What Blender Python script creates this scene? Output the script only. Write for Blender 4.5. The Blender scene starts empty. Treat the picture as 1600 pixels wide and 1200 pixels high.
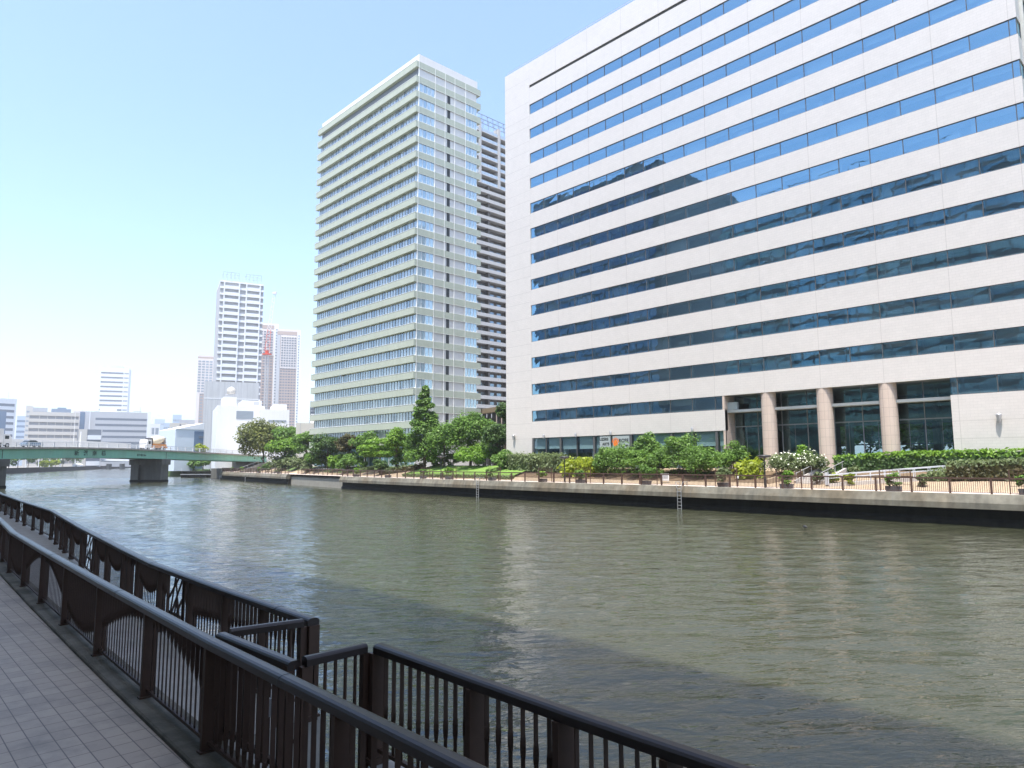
import bpy, math, random
import numpy as np
from mathutils import Vector, Matrix
random.seed(7); rng = np.random.default_rng(11)
S = bpy.context.scene
COL = S.collection
PI = math.pi; R = math.radians

# ---------------------------------------------------------------- camera numbers (solved from the photo)
FPX, PITCH, ROLL, PSI = 1084.72, 0.1117, -0.0049, 0.8121     # focal length in px at 1600 wide, radians
CZ = 4.8                                                      # eye height above the canal water
CP, SP = math.cos(PSI), math.sin(PSI)

def ray(x, y):
    dx, dy = x - 800, y - 600
    cr, sr = math.cos(ROLL), math.sin(ROLL)
    a = dx*cr + dy*sr; b = -dx*sr + dy*cr
    xc, zc = a/FPX, -b/FPX
    c, s = math.cos(PITCH), math.sin(PITCH)
    Y = c - zc*s; Z = s + zc*c
    return (xc*CP - Y*SP, xc*SP + Y*CP, Z)
def at_depth(x, y, D):                   # point on the ray of a photo position at a level distance D ahead
    r = ray(x, y); h = -r[0]*SP + r[1]*CP; t = D/h
    return (r[0]*t, r[1]*t, r[2]*t + CZ)
def on_z(x, y, z):
    r = ray(x, y); t = (z - CZ)/r[2]; return (r[0]*t, r[1]*t, z)
def on_y(x, y, Y):
    r = ray(x, y); t = Y/r[1]; return (r[0]*t, Y, r[2]*t + CZ)
def on_x(x, y, X):
    r = ray(x, y); t = X/r[0]; return (X, r[1]*t, r[2]*t + CZ)
def height_at(x, y, X, Y):               # height of photo row y above the ground point (X, Y)
    r = ray(x, y); return CZ + r[2]*math.hypot(X, Y)/math.hypot(r[0], r[1])
def ahead(X, Y): return -X*SP + Y*CP

# ---------------------------------------------------------------- mesh helpers
WO = {}
class MB:
    def __init__(s): s.v = []; s.f = []; s.m = []; s.smooth = []
    def add(s, vs, fs, mi=0, sm=False):
        b = len(s.v); s.v.extend(vs)
        for f in fs: s.f.append(tuple(b + i for i in f)); s.m.append(mi); s.smooth.append(sm)
    def box(s, x0, y0, z0, x1, y1, z1, mi=0):
        v = [(x0,y0,z0),(x1,y0,z0),(x1,y1,z0),(x0,y1,z0),(x0,y0,z1),(x1,y0,z1),(x1,y1,z1),(x0,y1,z1)]
        s.add(v, [(0,3,2,1),(4,5,6,7),(0,1,5,4),(1,2,6,5),(2,3,7,6),(3,0,4,7)], mi)
    def cbox(s, cx, cy, cz, sx, sy, sz, mi=0, rz=0.0):
        c, n = math.cos(rz), math.sin(rz); v = []
        for z in (-.5,.5):
            for x, y in ((-.5,-.5),(.5,-.5),(.5,.5),(-.5,.5)):
                X, Y = x*sx, y*sy; v.append((cx + X*c - Y*n, cy + X*n + Y*c, cz + z*sz))
        s.add(v, [(0,3,2,1),(4,5,6,7),(0,1,5,4),(1,2,6,5),(2,3,7,6),(3,0,4,7)], mi)
    def quad(s, a, b, c, d, mi=0): s.add([a,b,c,d], [(0,1,2,3)], mi)
    def tube(s, p, q, r0, r1=None, n=8, mi=0, caps=True):
        p, q = Vector(p), Vector(q); r1 = r0 if r1 is None else r1
        d = q - p
        if d.length < 1e-6: return
        d.normalize(); u = d.orthogonal().normalized(); w = d.cross(u); v = []
        for (c, r) in ((p, r0), (q, r1)):
            for k in range(n):
                a = 2*PI*k/n; v.append(tuple(c + (u*math.cos(a) + w*math.sin(a))*r))
        f = [(k, (k+1) % n, n + (k+1) % n, n + k) for k in range(n)]
        s.add(v, f, mi, True)
        if caps: s.add(v[:n], [tuple(range(n-1,-1,-1))], mi); s.add(v[n:], [tuple(range(n))], mi)
    def bar(s, p, q, w, h, mi=0):
        p, q = Vector(p), Vector(q); d = (q - p).normalized()
        side = d.cross(Vector((0,0,1)))
        side = side.normalized() if side.length > 1e-4 else Vector((1,0,0))
        up = side.cross(d).normalized(); v = []
        for c in (p, q):
            for a, b in ((-.5,-.5),(.5,-.5),(.5,.5),(-.5,.5)): v.append(tuple(c + side*(a*w) + up*(b*h)))
        s.add(v, [(0,3,2,1),(4,5,6,7),(0,1,5,4),(1,2,6,5),(2,3,7,6),(3,0,4,7)], mi)
    def lathe(s, prof, cx, cy, n=16, mi=0):
        v = []
        for r, z in prof:
            for k in range(n):
                a = 2*PI*k/n; v.append((cx + r*math.cos(a), cy + r*math.sin(a), z))
        f = []
        for i in range(len(prof)-1):
            for k in range(n):
                f.append((i*n+k, i*n+(k+1) % n, (i+1)*n+(k+1) % n, (i+1)*n+k))
        s.add(v, f, mi, True)
        s.add(v[:n], [tuple(range(n-1,-1,-1))], mi); s.add(v[-n:], [tuple(range(n))], mi)
    def sweep(s, path, prof, mi=0, closed_prof=True, smooth=False):
        """path: list of (x, y, z); prof: list of (side, up), side is to the left of travel"""
        n = len(prof); v = []
        for i, p in enumerate(path):
            a = Vector(path[max(i-1,0)]); b = Vector(path[min(i+1,len(path)-1)])
            d = (b - a); d.z = 0; d.normalize(); left = Vector((-d.y, d.x, 0))
            for (u, w) in prof: v.append((p[0] + left.x*u, p[1] + left.y*u, p[2] + w))
        f = []
        for i in range(len(path)-1):
            for k in range(n if closed_prof else n-1):
                f.append((i*n+k, (i+1)*n+k, (i+1)*n+(k+1) % n, i*n+(k+1) % n))
        s.add(v, f, mi, smooth)
        if closed_prof:
            s.add(v[:n], [tuple(range(n))], mi); s.add(v[-n:], [tuple(range(n-1,-1,-1))], mi)
    def prism(s, poly, z0, z1, mi=0):
        n = len(poly); v = [(x,y,z0) for x,y in poly] + [(x,y,z1) for x,y in poly]
        s.add(v, [tuple(range(n-1,-1,-1)), tuple(range(n,2*n))] + [(k,(k+1)%n,n+(k+1)%n,n+k) for k in range(n)], mi)
    def build(s, name, mat, parent=None):
        me = bpy.data.meshes.new(name); me.from_pydata(s.v, [], s.f); me.update()
        mats = mat if isinstance(mat, (list, tuple)) else [mat]
        for m in mats: me.materials.append(m)
        if len(mats) > 1: me.polygons.foreach_set('material_index', s.m)
        if any(s.smooth): me.polygons.foreach_set('use_smooth', s.smooth)
        return link(name, me, parent)
def link(name, data, parent=None):
    o = bpy.data.objects.new(name, data); COL.objects.link(o)
    if parent is not None:
        o.parent = parent; o.location = -Vector(WO.get(parent.name, (0,0,0)))
    WO[o.name] = (0,0,0)
    return o
def thing(name, label, cat, loc=(0,0,0), group=None):
    o = bpy.data.objects.new(name, None); COL.objects.link(o); o.location = loc; o.empty_display_size = .3
    WO[o.name] = tuple(loc); o['label'] = label; o['category'] = cat
    if group: o['group'] = group
    return o
def tag(o, label, cat, group=None):
    o['label'] = label; o['category'] = cat
    if group: o['group'] = group
    return o
def struct(o, kind='structure'): o['kind'] = kind; return o
def copy_tree(o, parent=None):
    c = o.copy(); COL.objects.link(c)
    if parent is not None: c.parent = parent
    for ch in list(o.children): copy_tree(ch, c)
    return c
def place(o, loc, rz=0.0, label=None, sc=None):
    o.location = loc; o.rotation_euler = (0,0,rz)
    if sc: o.scale = (sc,sc,sc)
    if label: o['label'] = label
    return o

# ---------------------------------------------------------------- materials
MATS = {}
def nodes(name):
    m = bpy.data.materials.new(name); m.use_nodes = True; nt = m.node_tree; nt.nodes.clear()
    return m, nt, nt.nodes.new, (lambda a, b: nt.links.new(a, b))
def flat(name, col, rough=.6, var=.0, scale=2.0, metal=0.0, spec=.5, bump=0.0, bscale=20, streak=0.0, island=0.0, alt=None, alt_scale=.3):
    """plain surface with weathering: large and small noise, vertical streaks, optional second colour in patches"""
    m, nt, N, L = nodes(name)
    out = N('ShaderNodeOutputMaterial'); b = N('ShaderNodeBsdfPrincipled'); L(b.outputs[0], out.inputs[0])
    b.inputs['Roughness'].default_value = rough; b.inputs['Metallic'].default_value = metal
    b.inputs['Specular IOR Level'].default_value = spec
    tc = N('ShaderNodeTexCoord'); geo = N('ShaderNodeNewGeometry')
    base = N('ShaderNodeRGB'); base.outputs[0].default_value = (*col, 1); cur = base.outputs[0]
    def mul(cur, fac_socket, lo, hi):
        mr = N('ShaderNodeMapRange'); mr.inputs[3].default_value = lo; mr.inputs[4].default_value = hi; L(fac_socket, mr.inputs[0])
        mx = N('ShaderNodeMix'); mx.data_type = 'RGBA'; mx.blend_type = 'MULTIPLY'; mx.inputs[0].default_value = 1
        L(cur, mx.inputs[6]); L(mr.outputs[0], mx.inputs[7]); return mx.outputs[2]
    if alt:
        n = N('ShaderNodeTexNoise'); n.inputs['Scale'].default_value = alt_scale; n.inputs['Detail'].default_value = 6; L(geo.outputs['Position'], n.inputs['Vector'])
        mr = N('ShaderNodeMapRange'); mr.inputs[1].default_value = .42; mr.inputs[2].default_value = .62; L(n.outputs[0], mr.inputs[0])
        mx = N('ShaderNodeMix'); mx.data_type = 'RGBA'; L(mr.outputs[0], mx.inputs[0]); L(cur, mx.inputs[6]); mx.inputs[7].default_value = (*alt, 1); cur = mx.outputs[2]
    if var:
        n = N('ShaderNodeTexNoise'); n.inputs['Scale'].default_value = scale; n.inputs['Detail'].default_value = 8; n.inputs['Roughness'].default_value = .65
        L(geo.outputs['Position'], n.inputs['Vector']); cur = mul(cur, n.outputs[0], 1 - 2*var, 1 + 2*var)
    if streak:
        mp = N('ShaderNodeMapping'); mp.inputs['Scale'].default_value = (1.2, 1.2, .06); L(geo.outputs['Position'], mp.inputs[0])
        n = N('ShaderNodeTexNoise'); n.inputs['Scale'].default_value = 1.6; n.inputs['Detail'].default_value = 5; L(mp.outputs[0], n.inputs['Vector'])
        cur = mul(cur, n.outputs[0], 1 - 2*streak, 1 + 2*streak)
    if island: cur = mul(cur, geo.outputs['Random Per Island'], 1 - island, 1 + island)
    L(cur, b.inputs['Base Color'])
    if bump:
        n = N('ShaderNodeTexNoise'); n.inputs['Scale'].default_value = bscale; n.inputs['Detail'].default_value = 6; L(geo.outputs['Position'], n.inputs['Vector'])
        bp = N('ShaderNodeBump'); bp.inputs['Strength'].default_value = bump; bp.inputs['Distance'].default_value = .02; L(n.outputs[0], bp.inputs['Height']); L(bp.outputs[0], b.inputs['Normal'])
    MATS[name] = m; return m
def bricks(name, c1, c2, mortar, bw, bh, msize, axes='XZ', rough=.55, offset=.5, var=.06, stain=None, bump=.0, spec=.5, rot=0.0, dirt=0.0):
    m, nt, N, L = nodes(name)
    out = N('ShaderNodeOutputMaterial'); b = N('ShaderNodeBsdfPrincipled'); L(b.outputs[0], out.inputs[0])
    b.inputs['Roughness'].default_value = rough; b.inputs['Specular IOR Level'].default_value = spec
    geo = N('ShaderNodeNewGeometry'); sp = N('ShaderNodeSeparateXYZ'); L(geo.outputs['Position'], sp.inputs[0])
    cb = N('ShaderNodeCombineXYZ')
    if axes == 'AZ':
        ad = N('ShaderNodeMath'); ad.operation = 'ADD'; L(sp.outputs['X'], ad.inputs[0]); L(sp.outputs['Y'], ad.inputs[1]); L(ad.outputs[0], cb.inputs[0]); L(sp.outputs['Z'], cb.inputs[1])
    else:
        L(sp.outputs[axes[0]], cb.inputs[0]); L(sp.outputs[axes[1]], cb.inputs[1])
    vec = cb.outputs[0]
    if rot:
        mp = N('ShaderNodeMapping'); mp.inputs['Rotation'].default_value = (0,0,rot); L(vec, mp.inputs[0]); vec = mp.outputs[0]
    br = N('ShaderNodeTexBrick'); br.offset = offset; br.squash = 1
    br.inputs['Color1'].default_value = (*c1,1); br.inputs['Color2'].default_value = (*c2,1); br.inputs['Mortar'].default_value = (*mortar,1)
    br.inputs['Scale'].default_value = 1; br.inputs['Mortar Size'].default_value = msize; br.inputs['Mortar Smooth'].default_value = .2
    br.inputs['Brick Width'].default_value = bw; br.inputs['Row Height'].default_value = bh; L(vec, br.inputs['Vector'])
    n = N('ShaderNodeTexNoise'); n.inputs['Scale'].default_value = .35; n.inputs['Detail'].default_value = 9; n.inputs['Roughness'].default_value = .7; L(geo.outputs['Position'], n.inputs['Vector'])
    mr = N('ShaderNodeMapRange'); mr.inputs[3].default_value = 1 - 2*var; mr.inputs[4].default_value = 1 + 2*var; L(n.outputs[0], mr.inputs[0])
    mx = N('ShaderNodeMix'); mx.data_type = 'RGBA'; mx.blend_type = 'MULTIPLY'; mx.inputs[0].default_value = 1
    L(br.outputs[0], mx.inputs[6]); L(mr.outputs[0], mx.inputs[7]); cur = mx.outputs[2]
    if dirt:
        n2 = N('ShaderNodeTexNoise'); n2.inputs['Scale'].default_value = 1.3; n2.inputs['Detail'].default_value = 8; n2.inputs['Roughness'].default_value = .7; L(geo.outputs['Position'], n2.inputs['Vector'])
        m2 = N('ShaderNodeMapRange'); m2.inputs[1].default_value = .47; m2.inputs[2].default_value = .66; m2.inputs[4].default_value = dirt; L(n2.outputs[0], m2.inputs[0])
        x2 = N('ShaderNodeMix'); x2.data_type = 'RGBA'; L(m2.outputs[0], x2.inputs[0]); L(cur, x2.inputs[6]); x2.inputs[7].default_value = (*stain,1); cur = x2.outputs[2]
    L(cur, b.inputs['Base Color'])
    if bump:
        bp = N('ShaderNodeBump'); bp.inputs['Strength'].default_value = bump; bp.inputs['Distance'].default_value = .01; bp.invert = True
        L(br.outputs['Fac'], bp.inputs['Height']); L(bp.outputs[0], b.inputs['Normal'])
    MATS[name] = m; return m
def glass(name, tint, refl, trans, facmix, wave=.02, rough=.0):
    """coated facade glass: tinted mirror over a tinted see-through layer, each pane slightly warped"""
    m, nt, N, L = nodes(name)
    out = N('ShaderNodeOutputMaterial'); geo = N('ShaderNodeNewGeometry')
    g = N('ShaderNodeBsdfGlossy'); g.inputs['Color'].default_value = (*tint,1); g.inputs['Roughness'].default_value = rough
    t = N('ShaderNodeBsdfTransparent'); t.inputs['Color'].default_value = (*trans,1)
    lw = N('ShaderNodeLayerWeight'); lw.inputs['Blend'].default_value = .35
    mr = N('ShaderNodeMapRange'); mr.inputs[3].default_value = facmix; mr.inputs[4].default_value = min(1, facmix + refl); L(lw.outputs['Facing'], mr.inputs[0])
    mx = N('ShaderNodeMixShader'); L(mr.outputs[0], mx.inputs[0]); L(t.outputs[0], mx.inputs[1]); L(g.outputs[0], mx.inputs[2])
    n = N('ShaderNodeTexNoise'); n.inputs['Scale'].default_value = .7; n.inputs['Detail'].default_value = 2; L(geo.outputs['Position'], n.inputs['Vector'])
    bp = N('ShaderNodeBump'); bp.inputs['Strength'].default_value = wave; bp.inputs['Distance'].default_value = .3; L(n.outputs[0], bp.inputs['Height']); L(bp.outputs[0], g.inputs['Normal'])
    L(mx.outputs[0], out.inputs[0]); MATS[name] = m; return m
def panes(name, ca, cb_, gl=.3, tint=(.6,.8,1.0), rough=.05):
    """window panes with curtains close behind: colour differs from pane to pane, plus a sky reflection"""
    m, nt, N, L = nodes(name)
    out = N('ShaderNodeOutputMaterial'); geo = N('ShaderNodeNewGeometry')
    d = N('ShaderNodeBsdfDiffuse'); g = N('ShaderNodeBsdfGlossy'); g.inputs['Roughness'].default_value = rough; g.inputs['Color'].default_value = (*tint,1)
    cr = N('ShaderNodeValToRGB'); cr.color_ramp.elements[0].color = (*ca,1); cr.color_ramp.elements[1].color = (*cb_,1)
    cr.color_ramp.elements[0].position = .12; cr.color_ramp.elements[1].position = .55
    L(geo.outputs['Random Per Island'], cr.inputs[0])
    mp = N('ShaderNodeMapping'); mp.inputs['Scale'].default_value = (5, 5, .4); L(geo.outputs['Position'], mp.inputs[0])
    n = N('ShaderNodeTexNoise'); n.inputs['Scale'].default_value = 1.4; n.inputs['Detail'].default_value = 3; L(mp.outputs[0], n.inputs['Vector'])
    mr = N('ShaderNodeMapRange'); mr.inputs[1].default_value = .3; mr.inputs[2].default_value = .7; mr.inputs[3].default_value = .65; mr.inputs[4].default_value = 1.2; L(n.outputs[0], mr.inputs[0])
    mu = N('ShaderNodeMix'); mu.data_type = 'RGBA'; mu.blend_type = 'MULTIPLY'; mu.inputs[0].default_value = 1; L(cr.outputs[0], mu.inputs[6]); L(mr.outputs[0], mu.inputs[7])
    L(mu.outputs[2], d.inputs[0])
    mx = N('ShaderNodeMixShader'); mx.inputs[0].default_value = gl; L(d.outputs[0], mx.inputs[1]); L(g.outputs[0], mx.inputs[2]); L(mx.outputs[0], out.inputs[0])
    MATS[name] = m; return m
def leaf(name, c, c2, trans=.42):
    m, nt, N, L = nodes(name)
    out = N('ShaderNodeOutputMaterial'); geo = N('ShaderNodeNewGeometry')
    cr = N('ShaderNodeValToRGB'); e = cr.color_ramp.elements
    e[0].color = (*[x*.55 for x in c],1); e[1].color = (*c2,1); e[0].position = .0; e[1].position = 1.0
    k = e.new(.5); k.color = (*c,1)
    n = N('ShaderNodeTexNoise'); n.inputs['Scale'].default_value = .8; n.inputs['Detail'].default_value = 3; L(geo.outputs['Position'], n.inputs['Vector'])
    ma = N('ShaderNodeMath'); ma.operation = 'MULTIPLY_ADD'; ma.inputs[1].default_value = .55; L(geo.outputs['Random Per Island'], ma.inputs[0])
    mb = N('ShaderNodeMath'); mb.operation = 'MULTIPLY_ADD'; mb.inputs[1].default_value = 1.3; mb.inputs[2].default_value = -.42; L(n.outputs[0], mb.inputs[0]); L(mb.outputs[0], ma.inputs[2])
    L(ma.outputs[0], cr.inputs[0])
    b = N('ShaderNodeBsdfPrincipled'); b.inputs['Roughness'].default_value = .5; b.inputs['Specular IOR Level'].default_value = .35; L(cr.outputs[0], b.inputs['Base Color'])
    t = N('ShaderNodeBsdfTranslucent'); L(cr.outputs[0], t.inputs[0])
    mx = N('ShaderNodeMixShader'); mx.inputs[0].default_value = trans; L(b.outputs[0], mx.inputs[1]); L(t.outputs[0], mx.inputs[2]); L(mx.outputs[0], out.inputs[0])
    MATS[name] = m; return m

def water_mat():
    m, nt, N, L = nodes('canal_water')
    out = N('ShaderNodeOutputMaterial'); b = N('ShaderNodeBsdfPrincipled'); L(b.outputs[0], out.inputs[0])
    b.inputs['Roughness'].default_value = .05; b.inputs['IOR'].default_value = 1.68; b.inputs['Specular Tint'].default_value = (.75,.92,1.0,1)
    geo = N('ShaderNodeNewGeometry')
    n0 = N('ShaderNodeTexNoise'); n0.inputs['Scale'].default_value = .05; n0.inputs['Detail'].default_value = 3; L(geo.outputs['Position'], n0.inputs['Vector'])
    cr = N('ShaderNodeMix'); cr.data_type = 'RGBA'; cr.inputs[6].default_value = (.037,.040,.022,1); cr.inputs[7].default_value = (.046,.049,.029,1); L(n0.outputs[0], cr.inputs[0]); L(cr.outputs[2], b.inputs['Base Color'])
    mp = N('ShaderNodeMapping'); mp.vector_type = 'TEXTURE'; mp.inputs['Rotation'].default_value = (0,0,PSI + .12); mp.inputs['Scale'].default_value = (2.6,1,1); L(geo.outputs['Position'], mp.inputs[0])
    h = None
    for sc, det, w in ((1.3, 2, .55), (3.2, 3, .36), (8.0, 2, .12)):
        n = N('ShaderNodeTexNoise'); n.inputs['Scale'].default_value = sc; n.inputs['Detail'].default_value = det; n.inputs['Distortion'].default_value = .4; L(mp.outputs[0], n.inputs['Vector'])
        ma = N('ShaderNodeMath'); ma.operation = 'MULTIPLY_ADD'; ma.inputs[1].default_value = w; L(n.outputs[0], ma.inputs[0])
        if h is not None: L(h, ma.inputs[2])
        else: ma.inputs[2].default_value = 0
        h = ma.outputs[0]
    bp = N('ShaderNodeBump'); bp.inputs['Distance'].default_value = .17; n4 = N('ShaderNodeTexNoise'); n4.inputs['Scale'].default_value = .035; n4.inputs['Detail'].default_value = 4; L(geo.outputs['Position'], n4.inputs['Vector']); m4 = N('ShaderNodeMapRange'); m4.inputs[1].default_value = .35; m4.inputs[2].default_value = .65; m4.inputs[3].default_value = .65; m4.inputs[4].default_value = 1.0; L(n4.outputs[0], m4.inputs[0]); L(m4.outputs[0], bp.inputs['Strength']); L(h, bp.inputs['Height']); L(bp.outputs[0], b.inputs['Normal'])
    return m

M_water = water_mat()
M_tile = bricks('white_wall_tile', (.665,.627,.588), (.642,.605,.567), (.59,.557,.522), .60, .27, .016, 'AZ', rough=.4, var=.03, stain=(.50,.48,.45), dirt=.18)
M_pink = bricks('pink_granite', (.60,.49,.41), (.57,.46,.385), (.33,.27,.23), .52, .9, .012, 'AZ', rough=.45, offset=0, var=.05)
M_joint = flat('joint_seal', (.50,.47,.44), .8)
M_office_glass = glass('office_glass', (.34,.62,.83), .35, (.78,.86,.86), .44, wave=.010)
M_shop_glass = glass('shop_glass', (.45,.62,.70), .5, (.75,.88,.90), .12)
M_lobby_glass = glass('lobby_glass', (.40,.60,.62), .45, (.62,.80,.78), .22)
M_frame = flat('dark_window_frame', (.10,.10,.10), .4)
M_frame2 = flat('grey_window_frame', (.32,.33,.33), .4)
M_interior = flat('office_interior', (.60,.61,.57), .8, var=.15, scale=.35)
M_blind = flat('roller_blind', (.52,.58,.58), .8, island=.08)
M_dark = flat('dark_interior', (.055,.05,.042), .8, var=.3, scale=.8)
M_white = flat('white_paint', (.78,.78,.77), .5, var=.03, streak=.04)
M_whitepipe = flat('white_trim', (.80,.80,.78), .5)
M_band = flat('sage_green_band', (.435,.47,.38), .6, var=.04, streak=.06)
M_panelw = flat('pale_wall_panel', (.72,.70,.675), .6, var=.02, streak=.03)
M_curtain = panes('curtained_panes', (.17,.20,.21), (.48,.52,.52), .3, (.75,.88,1.0))
M_bluecurtain = panes('side_panes', (.22,.32,.38), (.55,.66,.68), .35, (.7,.88,1))
M_slit = flat('dark_slit', (.03,.032,.03), .4)
M_concrete = flat('quay_concrete', (.15,.142,.113), .85, var=.36, scale=.9, streak=.3, bump=.3, bscale=6, alt=(.12,.10,.068), alt_scale=.28)
M_concrete2 = flat('clean_concrete', (.27,.258,.222), .8, var=.12, scale=.8, streak=.1)
M_wet = flat('wet_shaded_quay_wall', (.020,.020,.017), .7, var=.3, scale=1.1, streak=.2, spec=.1)  # near-black colour holds the shade below the cap as well as wet stain
M_prom = bricks('far_paving', (.62,.52,.46), (.56,.46,.40), (.42,.36,.31), .9, .9, .03, 'XY', rough=.8, var=.1)
M_tan = bricks('tan_slope_paving', (.38,.29,.195), (.33,.25,.165), (.24,.185,.13), .5, .25, .02, 'XY', rough=.85, var=.14)
M_lawn = flat('lawn_grass', (.13,.23,.035), .9, var=.22, scale=2.2, bump=.6, bscale=9)
M_soil = flat('planting_soil', (.14,.095,.055), .95, var=.25, scale=1.5, bump=.6, bscale=6)
M_cover = flat('ground_cover', (.075,.12,.03), .95, var=.25, scale=2.5, bump=.8, bscale=7)
M_land = flat('far_land', (.22,.21,.19), .9, var=.15, scale=.05)
M_nearpave = bricks('near_paving_tile', (.41,.335,.265), (.36,.293,.232), (.14,.115,.10), .30, .20, .006, 'XY', rough=.7, offset=0, var=.13, stain=(.17,.15,.13), dirt=.55, bump=.35)
M_walk = flat('lower_walk_concrete', (.31,.285,.25), .85, var=.22, scale=3, bump=.4, bscale=25)
M_kerb = flat('mossy_kerb', (.16,.14,.11), .9, var=.3, scale=4, bump=.6, bscale=30, alt=(.075,.066,.048), alt_scale=1.4)
M_fence = flat('dark_brown_fence_paint', (.072,.041,.028), .5, var=.12, scale=8, spec=.25)
M_rail = flat('handrail_paint', (.036,.026,.022), .32, var=.12, scale=6, spec=.28)
M_farrail = flat('brown_railing_paint', (.10,.055,.042), .5, var=.1)
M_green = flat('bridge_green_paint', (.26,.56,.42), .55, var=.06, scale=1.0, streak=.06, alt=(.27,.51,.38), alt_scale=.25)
M_deckgrey = flat('bridge_deck_edge', (.42,.39,.34), .8, var=.15, streak=.2)
M_pier = flat('pier_concrete', (.13,.127,.115), .85, var=.15, scale=.6, streak=.2)
M_black = flat('black_metal', (.03,.03,.03), .4)
M_grey = flat('grey_metal', (.45,.45,.45), .4, metal=.4)
M_bark = flat('tree_bark', (.10,.075,.055), .9, var=.25, scale=6, bump=.5)
M_leafA = leaf('mid_green_leaves', (.125,.24,.045), (.24,.39,.07))
M_leafB = leaf('dark_green_leaves', (.07,.135,.036), (.14,.24,.055))
M_leafC = leaf('olive_leaves', (.13,.16,.04), (.32,.34,.09))
M_leafD = leaf('bright_green_leaves', (.15,.29,.03), (.27,.44,.05))
M_leafE = leaf('yellow_green_leaves', (.27,.34,.02), (.42,.48,.04))
M_leafF = leaf('sage_leaves', (.15,.20,.08), (.26,.32,.14))
M_leafG = leaf('reddish_leaves', (.085,.085,.03), (.16,.12,.05))
M_flower = flat('white_flowers', (.72,.74,.58), .7, island=.15)
# ================================================================ the setting: water, banks, paving
QP = [(30,57.6),(-12,59.5),(-60,61.5),(-90,63.5),(-112,65.5),(-148,71.3),(-213,81),(-260,97)]
TP = [(30,72.4),(-78,72.5),(-100,76),(-112,79),(-155,79.5),(-213,97),(-260,114)]
def interp(P, X):
    for (xa, ya), (xb, yb) in zip(P, P[1:]):
        if X >= xb or (xb, yb) == P[-1]:
            return ya + (yb - ya)*(X - xa)/(xb - xa)
def Yq(X): return interp(QP, X)
ZP, ZT = 2.3, 3.95
def zg(X, Y):
    a = Yq(X) + 4.2; b = interp(TP, X)
    return ZP + (ZT - ZP)*min(1, max(0, (Y - a)/max(.5, b - a)))
def bank(px, s, py=735):                 # point on the far bank under photo column px, s metres behind the quay edge
    r = ray(px, py); lo, hi = 1.0, 400.0
    for _ in range(60):
        t = (lo + hi)/2; X, Y = r[0]*t, r[1]*t
        if Y < Yq(X) + s: lo = t
        else: hi = t
    return X, Y, zg(X, Y)

def sheet(name, poly, z, mat):
    me = bpy.data.meshes.new(name); me.from_pydata([(x,y,z) for x,y in poly], [], [tuple(range(len(poly)))]); me.materials.append(mat); me.update()
    return struct(link(name, me))
wr = np.random.default_rng(5); NW = 46
wl = np.exp(wr.uniform(math.log(.5), math.log(3.0), NW)); wd_ = math.atan2(CP, -SP) + wr.normal(0, .5, NW); wk = 2*PI/wl
wa = .0155/wk*wr.uniform(.6,1.3,NW); wp = wr.uniform(0, 2*PI, NW)
def waves(x, y, lmin):
    z = np.zeros_like(x)
    for k, d, a, p, l in zip(wk, wd_, wa, wp, wl):
        if l >= lmin: ph = k*(x*math.cos(d) + y*math.sin(d)) + p; z += a*(np.sin(ph) - .22*np.cos(2*ph))
    patch_ = .75 + .35*np.sin(x*.045 + 1.3)*np.sin(y*.07 + x*.012)
    return z*patch_
def wgrid(x0, x1, y0, y1, st, lmin, base):
    nx, ny = int(abs(x1-x0)/st)+1, int(abs(y1-y0)/st)+1; gx, gy = np.meshgrid(np.linspace(x0,x1,nx), np.linspace(y0,y1,ny), indexing='ij')
    v = np.c_[gx.ravel(), gy.ravel(), waves(gx, gy, lmin).ravel()]; i = (np.arange(nx-1)[:,None]*ny + np.arange(ny-1)[None,:]).ravel() + base
    return v, np.c_[i, i+1, i+ny+1, i+ny]
WV = []; WF = []; base = 0
for gi, g in enumerate(((-70,28,2.5,64,.24,0), (-260,-70,2,104,.45,.9), (-960,-260,-2,300,1.2,2.2))):
    v, f = wgrid(*g, base); v[:,2] *= (1, 1.6, 2.2)[gi]; WV.append(v); WF.append(f); base += len(v)
WV = np.concatenate(WV); WF = np.concatenate(WF)
me = bpy.data.meshes.new('water'); me.vertices.add(len(WV)); me.vertices.foreach_set('co', WV.astype(np.float32).ravel()); me.loops.add(4*len(WF)); me.loops.foreach_set('vertex_index', WF.astype(np.int32).ravel())
me.polygons.add(len(WF)); me.polygons.foreach_set('loop_start', np.arange(0,4*len(WF),4,dtype=np.int32)); me.polygons.foreach_set('loop_total', np.full(len(WF),4,dtype=np.int32)); me.polygons.foreach_set('use_smooth', np.ones(len(WF),dtype=bool)); me.update(calc_edges=True)
if me.polygons[0].normal.z < 0: me.flip_normals()
me.materials.append(M_water); struct(link('water', me))
sheet('distant_water', [(-3000,-600),(300,-600),(300,900),(-3000,900)], -.35, M_water)
# canal bed under everything keeps the ground one closed sheet
sheet('canal_bed', [(-9000,-9000),(9000,-9000),(9000,9000),(-9000,9000)], -3.0, M_land)

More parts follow.
